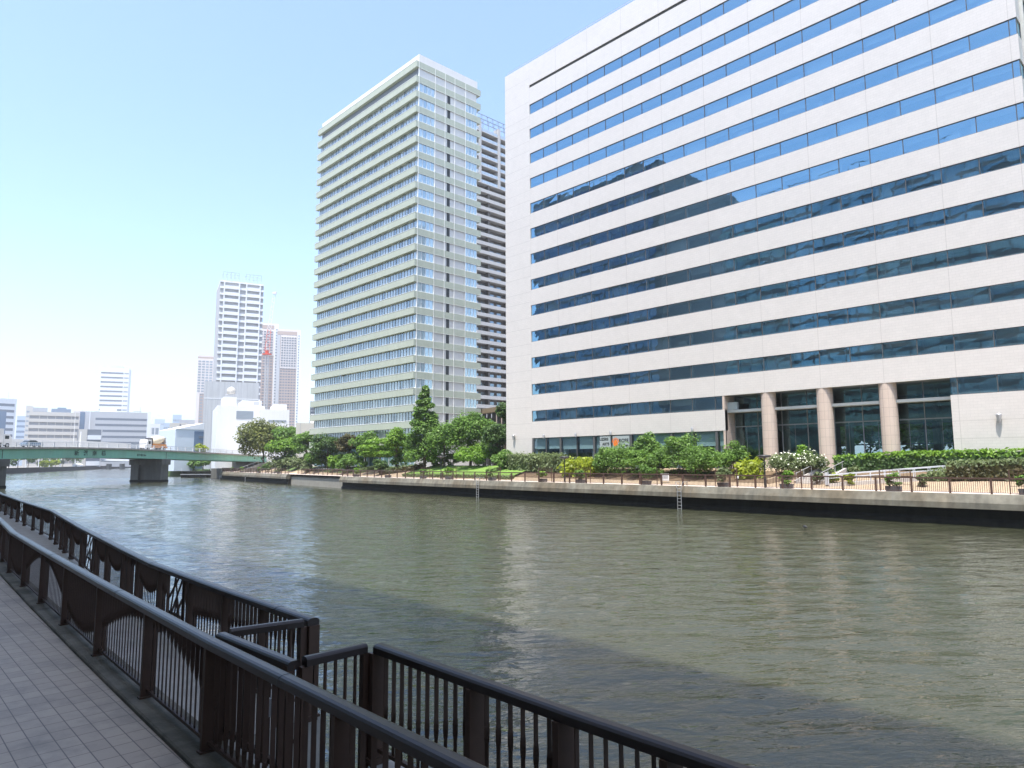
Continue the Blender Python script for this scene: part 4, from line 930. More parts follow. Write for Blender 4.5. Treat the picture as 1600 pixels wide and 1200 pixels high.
# box truck at the left edge
o = vehicle('box_truck', 'white box truck on the bridge at the left edge of the picture', 'truck', 8, 5.5)
m = MB(); m.box(-7.0,-1.2,1.0,3.2,1.2,3.9); m.build('cargo_box', M_vw, o)
m = MB(); profile_body(m, [(3.35,.6),(3.35,2.85),(4.6,2.8),(5.2,1.9),(5.25,.6)], 2.2); m.build('cab', M_vw, o)
m = MB(); profile_body(m, [(4.72,1.85),(4.55,2.65),(4.75,2.62),(5.22,1.85)], 2.0); m.box(3.6,-1.12,1.8,4.5,1.12,2.5); m.build('cab_window', M_vg, o)
m = MB(); m.box(-7,-1,.75,5,1,1.0); m.build('chassis', M_vdk, o)
for x in (-5.5,-4.3,4.2):
    for y in (-1.0,1.0): wheel(o, x, y)
m = MB()
for x in (-5.2,-1.2): m.box(x,-1.215,2.6,x+2.2,-1.2,2.9)
m.build('side_marking', M_grey, o)
def car(px, back, label, paint):
    o = vehicle('passenger_car', label, 'car', px, back)
    m = MB(); profile_body(m, [(-2.1,.3),(-2.15,.85),(-1.9,.95),(-1.0,1.05),(1.3,1.05),(2.0,.9),(2.15,.7),(2.1,.3)], 1.7); m.build('body', paint, o)
    m = MB(); profile_body(m, [(-1.85,.95),(-1.2,1.48),(.3,1.5),(1.15,1.05)], 1.5); m.build('cabin', M_vg, o)
    m = MB(); profile_body(m, [(-1.25,1.46),(-1.2,1.5),(.3,1.53),(.35,1.48)], 1.48); m.build('roof', paint, o)
    for x in (-1.35,1.35):
        for y in (-.75,.75): wheel(o, x, y, .32, .2)
car(32, 7.5, 'dark passenger car on the bridge behind the white box truck', M_vdk); car(87, 6.5, 'blue-grey passenger car in the middle of the bridge', M_vbl)
# second bridge far behind, and things under the arch
D2 = 640
a = at_depth(120, 717, D2); b = at_depth(222, 719, D2)
sb = thing('far_bridge', 'low white far bridge seen below the green girder', 'bridge', (a[0],a[1],2.3))
m = MB(); m.bar((a[0],a[1],a[2]-.3), (b[0],b[1],b[2]-.5), 9, 1.5); m.build('deck', M_fw, sb)
for k in (.15,.5,.7,.95):
    x, y = a[0]+(b[0]-a[0])*k, a[1]+(b[1]-a[1])*k; m = MB(); m.cbox(x,y,2.3,2.2,5,5.0,0,PSI); m.build('pier', M_pier, sb)
for i, px in enumerate((40, 60, 77, 94, 117)):
    x, y, _ = at_depth(px, 727, 372+1.75*px); m = MB(); m.tube((x,y,2.3),(x,y,8.6),.32,.26); tag(m.build('white_pole', M_fw), ['first','second','third','fourth','fifth'][i] + ' white pole from the left on the far left bank under the bridge', 'pole')
x, y, _ = at_depth(119, 727, 574); gh_ = thing('gate_house', 'small white gate house on the far left bank under the bridge', 'hut', (x,y,2.3)); gh_.rotation_euler = (0,0,PSI); WO[gh_.name] = (0,0,0)
lbox(gh_, -3,0,0,3,4,1.7, M_fw, 'wall'); m = MB(); m.add([(-3.3,-.3,1.7),(3.3,-.3,1.7),(3.3,4.3,1.7),(-3.3,4.3,1.7),(0,-.3,3.4),(0,4.3,3.4)], [(0,1,4),(3,5,2),(0,4,5,3),(1,2,5,4),(0,3,2,1)]); m.build('roof', M_fw, gh_); lbox(gh_, -.5,-.05,0,.5,0,1.4, M_fdk, 'door')
# timber and steel jetty beside the pier
X, Y, _ = at_depth(301, 742, 238); jt = thing('jetty', 'dark steel jetty standing in the water below the right end of the bridge', 'jetty', (X,Y,0)); jt.rotation_euler = (0,0,PSI); WO[jt.name] = (0,0,0)
lbox(jt, -4,0,1.9,6.5,5,2.2, M_wet, 'platform'); lbox(jt, -4.2,-.1,1.0,6.5,.1,1.2, M_grey, 'fender_beam')
lbox(jt, -3.7,.6,-1.5,6.3,.8,1.85, M_wet, 'dark_screen')  # dark screen added under the platform so the space below looks dark
for x in (-3.8,-1.8,.3,2.4,4.5,6.2): lbox(jt, x-.18,0,-1.5,x+.18,.4,1.9, M_wet, 'pile')
m = MB(); m.box(-4,0,2.2,-3.9,.1,3.2)
m.build('post', M_fw, jt)
a_ = at_depth(255, 735, 300); b_ = at_depth(356, 735, 262); m = MB(); m.bar((a_[0],a_[1],.7),(b_[0],b_[1],.7),14,3.6); struct(m.build('earth_bank', M_cover))
# stairs up to the bridge at the quay end
X0, Y0s, _ = bank(377, 1.8); X1, Y1s, _ = bank(418, 8)
st = thing('stairs', 'concrete stairs with handrails climbing from the quay towards the bridge', 'stairs', (X0,Y0s,ZP))
m = MB()
for k in range(12): 
    t = k/12; x = X0+(X1-X0)*t; y = Y0s+(Y1s-Y0s)*t; m.cbox(x, y, ZP+.5*(.22*k)+.0, 1.6, 2.2, .22*k+.2, 0, math.atan2(Y1s-Y0s, X1-X0))
m.build('flight', M_concrete2, st)
for s in (-1.2,1.2):
    m = MB(); m.tube((X0,Y0s+s,ZP+.9),(X1,Y1s+s,ZP+3.6),.05)
    for k in range(6): t = k/5; m.tube((X0+(X1-X0)*t,Y0s+(Y1s-Y0s)*t+s,ZP+2.6*t),(X0+(X1-X0)*t,Y0s+(Y1s-Y0s)*t+s,ZP+.9+2.7*t),.035)
    m.build('handrail', M_grey, st)
# ================================================================ the two near fences of twisted flat bars
ZB, ZR = 1.93, 3.0
def twisted(m, x, y, tw, w=.045, th=.006, z0=ZB+.09, z1=ZR-.05, ang=0.0):
    """flat bar: face along the fence below height tw, turned a quarter above it"""
    tw = min(max(tw, z0+.10), z1-.10); v = []
    for z, a in ((z0,0),(tw-.09,0),(tw-.045,PI*.14),(tw,PI/4),(tw+.045,PI*.36),(tw+.09,PI/2),(z1,PI/2)):
        c, s = math.cos(a+ang), math.sin(a+ang)
        for u, q in ((-w/2,-th/2),(w/2,-th/2),(w/2,th/2),(-w/2,th/2)): v.append((x+u*c-q*s, y+u*s+q*c, z))
    f = []
    for i in range(6):
        for k in range(4): f.append((4*i+k, 4*i+(k+1)%4, 4*i+4+(k+1)%4, 4*i+4+k))
    m.add(v, f)
RAILP = [(-.072,-.075),(-.072,-.015),(-.055,.0),(-.03,.010),(.03,.010),(.055,.0),(.072,-.015),(.072,-.075)]
def fence(label, P, posts, twist, spacing=.145, group=None, motifs=(), post_w=.055, post_d=.16):
    x0, x1 = posts[0], posts[-1]
    fo = thing('promenade_fence', label, 'fence', ((x0+x1)/2, pl(P,(x0+x1)/2), ZB), group)
    xs = [x0 + (x1-x0)*i/max(2,int(abs(x1-x0)/.6)) for i in range(max(2,int(abs(x1-x0)/.6))+1)]
    for x in [p[0] for p in P]:
        if min(x0,x1) < x < max(x0,x1): xs.append(x)
    xs = sorted(set(xs), reverse=True)
    m = MB(); m.sweep([(x, pl(P,x), ZR) for x in xs], RAILP, smooth=False); m.build('handrail', M_rail, fo); m = MB(); xj = max(x0,x1) - .9
    while xj > min(x0,x1):
        m.sweep([(xj, pl(P,xj), ZR), (xj-.012, pl(P,xj-.012), ZR)], [(u*1.03, w*1.0 + (.0025 if w > -.05 else -.002)) for u, w in RAILP]); xj -= 5.4
    m.build('rail_joint', M_black, fo)
    m = MB(); m.sweep([(x, pl(P,x), ZB+.06) for x in xs], [(-.02,0),(.02,0),(.02,.035),(-.02,.035)]); m.build('bottom_rail', M_fence, fo)
    for i, x in enumerate(posts):
        y = pl(P,x); m = MB(); m.box(x-post_w/2, y-post_d/2, ZB-.06, x+post_w/2, y+post_d/2, ZR-.075); m.cbox(x, y, ZB-.005, .1, post_d+.04, .03)
        m.build('post', M_fence, fo)
        if i == len(posts)-1: break
        xn = posts[i+1]; n = max(2, round(abs(xn-x)/spacing)); m = MB()
        dy = pl(P,xn) - y; ang = math.atan2(dy, xn-x) + PI
        mot = any(min(x,xn) < q < max(x,xn) for q in motifs)
        for k in range(1, n):
            xb = x + (xn-x)*k/n; f = k/n
            if mot and .16 < f < .84:
                if .2 < f < .3 or .72 < f < .8: twisted(m, xb, pl(P,xb), ZR-.1, ang=ang)
                continue
            twisted(m, xb, pl(P,xb), ZB + twist(xb, f, i)*(ZR-ZB), ang=ang)
        if mot:
            def pt(f, h): xx = x + (xn-x)*f; return (xx, pl(P,xx), ZB+.1+h*(ZR-ZB-.2))
            for (a, b) in (((.3,0),(.52,1)),((.52,1),(.7,0)),((.3,1),(.7,.1)),((.3,.62),(.6,0)),((.42,1),(.72,.55)),((.3,.3),(.7,.3)),((.25,0),(.25,1)),((.75,0),(.75,1)),((.36,.0),(.46,.62)),((.46,.62),(.56,.0))):
                m.bar(pt(*a), pt(*b), .012, .05)
        m.build('bar_panel', M_fence, fo)
    return fo
nposts = [5.9, 3.2, .5, -2.2, -4.85, -7.46, -9.66, -12.25, -14.96, -17.57, -20.27, -23.07, -25.8, -28.6, -31.4, -34.3, -37.2, -40.2, -43.3, -46.5, -50, -54, -58]
def nt(x, f, i):
    c = (1 + math.cos(2*PI*(x + 9.7)/8.0))/2
    if x > -7.3: return .10 + .05*math.sin(3*x) + (.0 if x > -6 else .0)
    return .17 + .73*c**.9
fence('near dark brown handrail fence running along the tiled promenade', NEARF, nposts, nt)
rposts = [-7.63, -9.0, -10.25, -11.75, -13.4, -15.1, -16.0, -16.6, -18.6, -20.3, -22.9, -25.3, -27.2, -28.4, -30.3, -32.4, -35.0, -37.5, -40.5, -43.5, -46.5, -50, -54, -58, -62]
def rt(x, f, i):
    w = abs(rposts[i+1]-rposts[i]) if i+1 < len(rposts) else 2
    if i < 2: return (.74,.66)[i] - .06*f
    if w < 1.25: return .66 + .24*math.sin(PI*f)**.6
    if i == 2: return .60 - .10*f
    return .74 - .20*math.sin(PI*f)**.8
motifs = [(-13.4-11.75)/2 - .0, (-20.3-22.9)/2 , (-30.3-32.4)/2, -42]
fence('canal-side dark fence left of the landing with scallop and lattice panels', RIVF, rposts, rt, .13, motifs=motifs, post_w=.06, post_d=.13)
RF2 = [(6,4.06),(-3.5,3.93),(-6.17,3.96)]
fence('canal-side dark fence right of the landing in the foreground', RF2, [5.0, 3.4, 1.8, .5, -.7, -1.75, -2.7, -3.62, -4.62, -6.12], lambda x, f, i: .52 + .12*math.sin((x+5)*2.0), .14, post_w=.06, post_d=.18)
# landing recess: short rails back from the water and a little gate
def rail_piece(label, a, b, bars, zr=ZR):
    fo = thing('landing_rail', label, 'railing', ((a[0]+b[0])/2,(a[1]+b[1])/2,ZB))
    m = MB(); m.sweep([(a[0],a[1],zr),(b[0],b[1],zr)], [(u*.72, w) for u, w in RAILP]); m.build('handrail', M_rail, fo)
    m = MB()
    for k in range(1, bars): t = k/bars; x, y = a[0]+(b[0]-a[0])*t, a[1]+(b[1]-a[1])*t; m.box(x-.012,y-.012,ZB-.3,x+.012,y+.012,zr-.07)
    m.bar((a[0],a[1],ZB-.25),(b[0],b[1],ZB-.25),.04,.04); m.build('bars', M_fence, fo)
    for p in (a, b):
        m = MB(); m.cbox(p[0],p[1],(ZB-.3+zr)/2-.04,.075,.075,zr-ZB+.22); m.build('post', M_fence, fo)
    return fo
rail_piece('short rail on the left side of the landing recess', (-7.68,3.93), (-7.80,3.14), 6); rail_piece('short rail on the right side of the landing recess with thin bars', (-6.20,3.20), (-6.22,3.86), 6)
go = thing('landing_gate', 'low dark gate closing the landing recess between the two fences', 'gate', (-7,3.1,ZB))
m = MB(); m.sweep([(-6.24,3.12,ZR-.03),(-7.82,3.06,ZR-.03)], [(u*.9, w) for u, w in RAILP]); m.build('top_rail', M_rail, go)
m = MB()
for k in range(1, 14): x = -6.24 - 1.58*k/14; m.box(x-.016,3.08,ZB,x+.016,3.105,ZR-.1)
m.box(-7.8,3.07,ZB+.05,-6.26,3.11,ZB+.1); m.build('bars', M_fence, go)
for x in (-6.28,-7.78): m = MB(); m.cbox(x,3.09,(ZB+ZR)/2-.06,.08,.08,ZR-ZB); m.build('post', M_fence, go)
m = MB(); m.cbox(-6.5,3.0,ZB+.6,.05,.05,.16); m.build('latch', M_grey, go)

# ================================================================ buildings of the near bank: they shade it and show in the windows opposite
M_nbg = panes('near_bank_panes', (.16,.26,.27), (.36,.50,.50), .3, (.6,.9,1)); M_nbw = flat('near_bank_frame', (.30,.36,.37), .5); M_nbd = flat('near_bank_dark', (.14,.15,.155), .5, island=.3)
def backblock(label, x0, x1, y0, y1, h, wallm, paneM, fl, bay, name='glass_block', railing=True):
    t = thing(name, label, 'building', ((x0+x1)/2,(y0+y1)/2,1.85)); m = MB(); m.box(x0,y0,1.8,x1,y1-.15,h); m.build('wall', wallm, t)
    n = int((h-3)/fl)
    for k in range(n):
        z = 3 + fl*k; g = MB(); x = x0 + .2
        while x + bay < x1: g.quad((x+bay-.12,y1-.05,z+.5),(x+.12,y1-.05,z+.5),(x+.12,y1-.05,z+fl-.3),(x+bay-.12,y1-.05,z+fl-.3)); x += bay
        g.build('ribbon_window', paneM, t)
    m = MB(); x = x0 + .2
    while x < x1: m.box(x-.12,y1-.15,3,x+.12,y1+.1,h); x += bay*2
    m.build('mullion', M_nbw, t)
    if railing:
        m = MB(); x = x0
        while x < x1: m.box(x,y1-.6,h,x+.08,y1-.5,h+1.6); x += 2.2
        m.box(x0,y1-.6,h+1.5,x1,y1-.5,h+1.6); m.build('roof_rail', M_nbw, t)
    return t
# ================================================================ plants
def leaf_mesh(name, pts, nrm, size, mat, elong=1.7, mats=None, mi=None):
    """pts (n,3), nrm (n,3): one diamond-shaped leaf clump per point"""
    n = len(pts); nrm = nrm/np.maximum(1e-6, np.linalg.norm(nrm, axis=1))[:,None]
    a = rng.normal(size=(n,3)); u = a - (a*nrm).sum(1)[:,None]*nrm; u /= np.maximum(1e-6, np.linalg.norm(u, axis=1))[:,None]; w = np.cross(nrm, u)
    s = size*rng.uniform(.55,1.3,(n,1))
    v = np.empty((n,4,3)); v[:,0] = pts - u*s*.5*elong; v[:,1] = pts + w*s*.5 + nrm*s*.12; v[:,2] = pts + u*s*.5*elong; v[:,3] = pts - w*s*.5 + nrm*s*.12
    me = bpy.data.meshes.new(name); me.vertices.add(4*n); me.vertices.foreach_set('co', v.reshape(-1).astype(np.float32))
    me.loops.add(4*n); me.loops.foreach_set('vertex_index', np.arange(4*n, dtype=np.int32)); me.polygons.add(n); me.polygons.foreach_set('loop_start', np.arange(0,4*n,4, dtype=np.int32)); me.polygons.foreach_set('loop_total', np.full(n,4,dtype=np.int32))
    for m_ in (mats or [mat]): me.materials.append(m_)
    if mi is not None: me.polygons.foreach_set('material_index', mi.astype(np.int32))
    me.update(calc_edges=True); me.validate(); return me
def crown_pts(c, r, nclump, nleaf, shape='round', clump=.34, drop=0.0):
    c = np.array(c); r = np.array(r); P = []; Nn = []
    for _ in range(nclump):
        if shape == 'cone':
            h = rng.uniform(0,1)**1.15; rad = (1-h)**.85*.95 + .04; a = rng.uniform(0,2*PI); rr = rad*math.sqrt(rng.uniform(.25,1))
            q = np.array([math.cos(a)*rr, math.sin(a)*rr, h*2-1]); cr = clump*(.28+.75*(1-h))
        elif shape == 'layer':
            a = rng.uniform(0,2*PI); rr = math.sqrt(rng.uniform(.1,1)); q = np.array([math.cos(a)*rr, math.sin(a)*rr, round(rng.uniform(-1,1)*1.5)/1.6]); cr = clump
        else:
            d = rng.normal(size=3); d /= np.linalg.norm(d); d[2] = abs(d[2])*1.0 if rng.random() < .68 else d[2]; q = d*rng.uniform(.45,.92); cr = clump*rng.uniform(.6,1.25)
        cc = c + q*r
        k = max(4, int(nleaf/nclump*rng.uniform(.6,1.4)))
        d = rng.normal(size=(k,3)); d /= np.linalg.norm(d, axis=1)[:,None]; rad = rng.uniform(.35,1.0,(k,1))**.5
        flatz = .45 if shape == 'layer' else .75
        off = d*rad*cr*r.mean()*np.array([1.1,1.1,flatz]); P.append(cc + off); Nn.append(d*.8 + np.array([0,0,.9]) + rng.normal(size=(k,3))*.5)
    return np.concatenate(P), np.concatenate(Nn)
def trunk_mesh(base, top, r0, limbs, spread):
    m = MB(); b = Vector(base); t = Vector(top); mid = b.lerp(t,.5) + Vector((rng.uniform(-.2,.2),rng.uniform(-.2,.2),0))
    m.tube(b, mid, r0, r0*.8, 8, 0, False); m.tube(mid, t, r0*.8, r0*.5, 8, 0, False)
    for k in range(limbs):
        a = 2*PI*k/limbs + rng.uniform(-.4,.4); s = mid.lerp(t, rng.uniform(.2,1)); e = s + Vector((math.cos(a)*spread, math.sin(a)*spread, spread*rng.uniform(.5,1.2)))
        m.tube(s, s.lerp(e,.5)+Vector((0,0,.15)), r0*.4, r0*.28, 6, 0, False); m.tube(s.lerp(e,.5)+Vector((0,0,.15)), e, r0*.28, r0*.1, 6, 0, False)
    return m
def tree(label, px, hw, ytop, ybot, s, mat, shape='round', n=2600, leafsz=None, name='garden_tree', group='trees on the far bank', nclump=40, stems=1, cat='tree', clump=.42):
    X, Y, z = bank(px, s); D = ahead(X, Y); rw = hw*D/FPX; zt = height_at(px, ytop, X, Y); zb = max(z+.2, height_at(px, ybot, X, Y))
    o = thing(name, label, cat, (X,Y,z), group)
    c = (X, Y, (zt+zb)/2); r = (rw*.98, rw*.98, max(.4,(zt-zb)/2*.95)); n = int(n*1.5)
    sz = leafsz or max(.18, D*.0022); n = int(n*1.35)
    P, Nn = crown_pts(c, r, nclump, n, shape, clump)
    P[:,2] = np.maximum(P[:,2], z + .05)
    link('crown', leaf_mesh('crown', P, Nn, sz, mat), o)
    for k in range(stems):
        q = (X + (0 if stems == 1 else rng.uniform(-.5,.5)*rw), Y, z-.1)
        trunk_mesh(q, (X + rng.uniform(-.3,.3)*rw*(stems > 1), Y, zb + (zt-zb)*.45), max(.08, min(.28,(zt-z)*.028)), 5 if shape != 'cone' else 0, rw*.5).build('trunk', M_bark, o)
    return o
def shrub(label, px, hw, ytop, ybot, s, mat, n=900, leafsz=None, name='shrub', group='shrubs on the far bank', flowers=0, shape='round', depth=1.0, nclump=22, clump=.38):
    X, Y, z = bank(px, s); D = ahead(X, Y); rw = hw*D/FPX; zt = height_at(px, ytop, X, Y); zb = z
    o = thing(name, label, 'shrub', (X,Y,z), group); h = max(.3, zt - zb)
    c = (X, Y, z + h*.42); r = (rw*.98, min(rw*.98*depth, 3.2), h*.54); n = int(n*2.0)
    P, Nn = crown_pts(c, r, nclump, n, shape, clump); keep = P[:,2] > z - .1; P = P[keep]; Nn = Nn[keep]
    link('foliage', leaf_mesh('foliage', P, Nn, leafsz or max(.14, D*.0018), mat), o)
    m = MB()
    for k in range(5):
        a = 2*PI*k/5; m.tube((X+.1*math.cos(a),Y+.1*math.sin(a),z-.05), (X+rw*.5*math.cos(a),Y+min(rw,2)*.5*math.sin(a),z+h*.6), .05, .02, 5, 0, False)
    m.build('stem', M_bark, o)
    if flowers:
        i = rng.choice(len(P), flowers); Q = P[i] + (P[i]-np.array(c))*.08 + np.array([0,-.1,.08]); link('flowers', leaf_mesh('flowers', Q, Nn[i]+np.array([0,-.6,.2]), .15, M_flower, 1.1), o)
    return o
def hedge(label, pts, width, h0, h1, mat, dens=26, name='clipped_hedge', sz=.2, top=None, rnd=.12):
    """clipped hedge along ground points (X, Y): a solid leafy box, h0..h1 heights at its ends"""
    o = thing(name, label, 'hedge', (*pts[0], zg(*pts[0])), 'hedges on the far bank'); P = []; Nn = []; m = MB(); tot = 0; topP = []; topN = []
    L = [math.dist(a, b) for a, b in zip(pts, pts[1:])]; T = sum(L); acc = 0
    for (a, b), l in zip(zip(pts, pts[1:]), L):
        d = np.array([b[0]-a[0], b[1]-a[1]])/l; nn = np.array([-d[1], d[0]]); k = int(dens*l*(width + 2*max(h0,h1)))
        t = rng.uniform(0,1,k); face = rng.random(k); hh = h0 + (h1-h0)*(acc + t*l)/T
        w = np.where(face < .30, rng.uniform(-.5,.5,k), np.where(face < .65, -.5, .5)); zz = np.where(face < .30, 1.0, rng.uniform(.02,1,k)); endf = rng.random(k) < .10; t = np.where(endf, np.round(t), t); w = np.where(endf, rng.uniform(-.5,.5,k), w); zz = np.where(endf, rng.uniform(.05,1,k), zz)
        base = np.array(a)[None,:] + t[:,None]*(d*l)[None,:]; xy = base + nn[None,:]*(w*width)[:,None]
        zgr = np.array([zg(x, y) for x, y in base]); p = np.c_[xy, zgr + zz*hh] + rng.normal(size=(k,3))*rnd*.6
        n3 = np.where((face < .30)[:,None], np.array([0,0,1.0])[None,:], np.c_[nn[0]*np.sign(w), nn[1]*np.sign(w), np.full(k,.45)]) + rng.normal(size=(k,3))*.4
        P.append(p); Nn.append(n3)
        za, zb_ = zg(*a), zg(*b); ha = h0 + (h1-h0)*acc/T; hb = h0 + (h1-h0)*(acc+l)/T; i_ = width/2 - .12
        q = [(a[0]-nn[0]*i_, a[1]-nn[1]*i_), (b[0]-nn[0]*i_, b[1]-nn[1]*i_), (b[0]+nn[0]*i_, b[1]+nn[1]*i_), (a[0]+nn[0]*i_, a[1]+nn[1]*i_)]
        zl = (za, zb_, zb_, za); hl = (ha, hb, hb, ha)
        m.add([(x,y,z-.05) for (x,y),z in zip(q,zl)] + [(x,y,z+h-.14) for (x,y),z,h in zip(q,zl,hl)], [(0,3,2,1),(4,5,6,7),(0,1,5,4),(1,2,6,5),(2,3,7,6),(3,0,4,7)]); acc += l
    P = np.concatenate(P); Nn = np.concatenate(Nn)
    if top is not None:
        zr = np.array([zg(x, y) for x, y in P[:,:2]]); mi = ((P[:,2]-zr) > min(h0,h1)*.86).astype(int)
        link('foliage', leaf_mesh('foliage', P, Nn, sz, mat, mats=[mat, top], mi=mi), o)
    else: link('foliage', leaf_mesh('foliage', P, Nn, sz, mat), o)
    m.build('branch_core', mat, o); return o
def bk(px, s): X, Y, z = bank(px, s); return (X, Y)
# --- trees, left to right
tree('big olive green tree with yellowish top beside the bridge end', 411, 44, 656, 722, 8, M_leafC, n=5200, nclump=60)
tree('dark feathery tree reaching left over the bridge end', 384, 22, 672, 724, 11, M_leafB, n=2000, shape='layer')
tree('mid green tree just right of the big olive tree', 452, 26, 661, 712, 13, M_leafA, n=3000)
tree('small light green tree in front, right of the olive tree', 445, 24, 681, 722, 7, M_leafD, n=2200)
tree('round green tree left of the sage tower corner', 478, 25, 671, 722, 9, M_leafA, n=3000)
tree('dark spreading tree before the left end of the sage tower', 511, 26, 677, 725, 7.5, M_leafB, n=3000)
tree('reddish tinged magnolia tree before the sage tower', 543, 17, 678, 724, 8, M_leafG, n=2000)
tree('slender green tree right of the reddish magnolia', 571, 22, 674, 712, 10, M_leafA, n=1900)
tree('wide layered light green tree before the sage tower', 592, 28, 683, 716, 8, M_leafD, shape='layer', n=2600, nclump=40)
tree('bright green upright tree before the tower corner', 620, 18, 667, 722, 8, M_leafD, n=2600)
tree('tall narrow conifer standing at the corner of the sage tower', 663, 31, 600, 718, 9, M_leafA, shape='cone', n=8500, nclump=150, clump=.30, name='conifer_tree')
tree('broad mid green tree right beside the conifer', 694, 30, 664, 718, 10, M_leafA, n=3600, nclump=44)
tree('largest broad green tree between the conifer and the white office', 735, 40, 645, 712, 12, M_leafA, n=5600, nclump=60)
tree('dark shaded tree against the left edge of the white office', 777, 20, 655, 722, 11, M_leafB, n=3000)
tree('tree hanging over the pergola left of the white office', 790, 16, 627, 668, 16, M_leafB, n=1600)
# --- understorey, left part
for lb, px, hw, yt, s, mt, n in (
    ('small clipped round dark bush by the stairs', 417, 7, 722, 4.6, M_leafB, 500),
    ('low grey green shrub left of the bicycles', 440, 20, 712, 6, M_leafF, 1400), ('loose green shrub behind the left planters', 464, 22, 711, 6.6, M_leafF, 1500),
    ('grey leaved shrub at the left end of the bicycle row', 478, 9, 722, 4.6, M_leafF, 500), ('spreading shrub behind the bicycles', 500, 25, 707, 7.4, M_leafA, 1600),
    ('bright shrub behind the right end of the bicycles', 527, 20, 710, 7, M_leafD, 1300), ('flat topped shrub before the magnolia', 549, 22, 709, 7, M_leafA, 1400),
    ('dark bushy shrub between the two hedges', 594, 13, 714, 5.5, M_leafB, 900), ('green shrub at the foot of the bright upright tree', 623, 12, 707, 8.5, M_leafA, 700),
    ('pale low shrub left of the lamp by the lawn', 684, 14, 709, 12, M_leafD, 600), ('dark low shrub right of the lamp by the lawn', 704, 16, 706, 12.5, M_leafA, 700),
    ('large airy light green shrub on the lawn', 745, 38, 692, 10.2, M_leafD, 3000), ('glossy darker green shrub on the right of the lawn', 790, 24, 703, 8.6, M_leafA, 1800)):
    shrub(lb, px, hw, yt, 740, s, mt, n)
# --- shrubs in front of the shop windows
for lb, px, hw, yt, s, mt, n in (
    ('large leafy bush below the orange flower sign', 967, 42, 692, 8, M_leafA, 3600), ('tall bush rising behind, right of the shop sign', 1013, 25, 673, 10.3, M_leafA, 2600),
    ('large round bush in the middle of the shop front', 1063, 38, 674, 8.5, M_leafA, 3600), ('lower bush filling the gap left of the middle', 1022, 32, 700, 7.2, M_leafA, 2200),
    ('spreading bush below the right shop window', 1112, 36, 698, 8, M_leafA, 2800), ('upright bush at the left edge of the entrance hall', 1148, 23, 688, 9.5, M_leafA, 2200),
    ('mid sized bush directly right of the yellow green hedge', 944, 17, 703, 7.2, M_leafA, 1400), ('dense bush before the tall one near the shop sign', 995, 28, 699, 7.0, M_leafA, 2000), ('dense bush right of the white notice board', 1088, 28, 693, 7.4, M_leafA, 2000),
    ('spiky light green plant before the second column', 1256, 13, 692, 10.8, M_leafD, 900)):
    shrub(lb, px, hw, yt, 742, s, mt, n, nclump=30)
shrub('white flowering shrub left of the steps', 1222, 33, 708, 742, 8, M_leafF, 2800, flowers=300, nclump=34); shrub('white flowering shrub beside the second column', 1270, 24, 706, 738, 9.6, M_leafF, 2000, flowers=270, nclump=28)
# --- clipped hedges
hedge('yellow green clipped hedge behind the lamp post', [bk(887,7.2), bk(930,7.2)], 2.0, 1.7, 1.8, M_leafE, 42, sz=.3, rnd=.42)
hedge('small yellow green clipped hedge beside the white flowers', [bk(1153,7.2), bk(1186,8.0)], 1.7, 1.35, 1.65, M_leafE, 44, sz=.3, rnd=.42)
hedge('long sage green clipped hedge before the left shop windows', [bk(801,8.6), bk(884,8.8)], 1.8, 2.2, 2.1, M_leafF, 34, sz=.26, rnd=.3)
hedge('thin green hedge strip under the shop windows', [bk(822,11.0), bk(934,10.8)], .8, 1.35, 1.35, M_leafF, 24)
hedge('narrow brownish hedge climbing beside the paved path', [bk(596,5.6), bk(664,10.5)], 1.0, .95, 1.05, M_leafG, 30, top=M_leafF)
hedge('short green hedge left of the paved path', [bk(556,5.6), bk(584,9.0)], 1.0, .8, .8, M_leafF, 30)
hedge('low trimmed border along the front of the lawn', [bk(631,4.7), bk(800,4.7)], .5, .42, .42, M_leafF, 34)
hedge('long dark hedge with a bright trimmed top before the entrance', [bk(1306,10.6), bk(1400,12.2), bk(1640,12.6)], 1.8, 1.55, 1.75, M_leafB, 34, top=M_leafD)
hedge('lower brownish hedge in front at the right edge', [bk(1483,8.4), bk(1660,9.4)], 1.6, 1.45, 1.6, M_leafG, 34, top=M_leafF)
hedge('short low hedge at the left end of the brownish one', [bk(1449,8.0), bk(1482,8.2)], 1.0, .8, .9, M_leafF, 34)
for lb, px, yt in (('first rounded dwarf bush below the steps',1277,737),('second rounded dwarf bush below the steps, yellowish',1303,737),('third rounded dwarf bush below the ramp rail',1327,736),('dwarf bush at the foot of the low hedge',1439,737),('green dwarf bush under the hedge end by the steps',1294,727),('pale dwarf bush behind the ramp rail',1333,725)):
    shrub(lb, px, 8, yt, 746, 5.6 if yt > 730 else 8.6, M_leafE if 'yellow' in lb or 'third' in lb else M_leafF, 420)
# --- far trees under and behind the bridge, and a row of rounded shrubs on the left bank
def far_tree(label, px, hw, ytop, D, mat, base=2.3, n=500, name='garden_tree', group='trees on the far left bank'):
    x, y, _ = at_depth(px, 725, D); rw = hw*D/FPX; zt = at_depth(px, ytop, D)[2]; o = thing(name, label, 'tree' if 'tree' in name else 'shrub', (x,y,base), group); h = zt-base
    P, Nn = crown_pts((x,y,base+h*.55), (rw,rw,h*.48), 16, n, 'round', .4); link('crown', leaf_mesh('crown', P, Nn, D*.0026, mat), o); trunk_mesh((x,y,base-.2),(x,y,base+h*.5),.25,3,rw*.4).build('trunk', M_bark, o)
ords = ['first','second','third','fourth','fifth','sixth','seventh']
for i, px in enumerate((14, 28, 44, 62, 80, 98, 114)): far_tree(ords[i] + ' dark tree from the left seen below the bridge girder', px, 12, 700 + (i*7) % 5, 380 + 1.9*px, M_leafB if i % 2 else M_leafA, n=700)
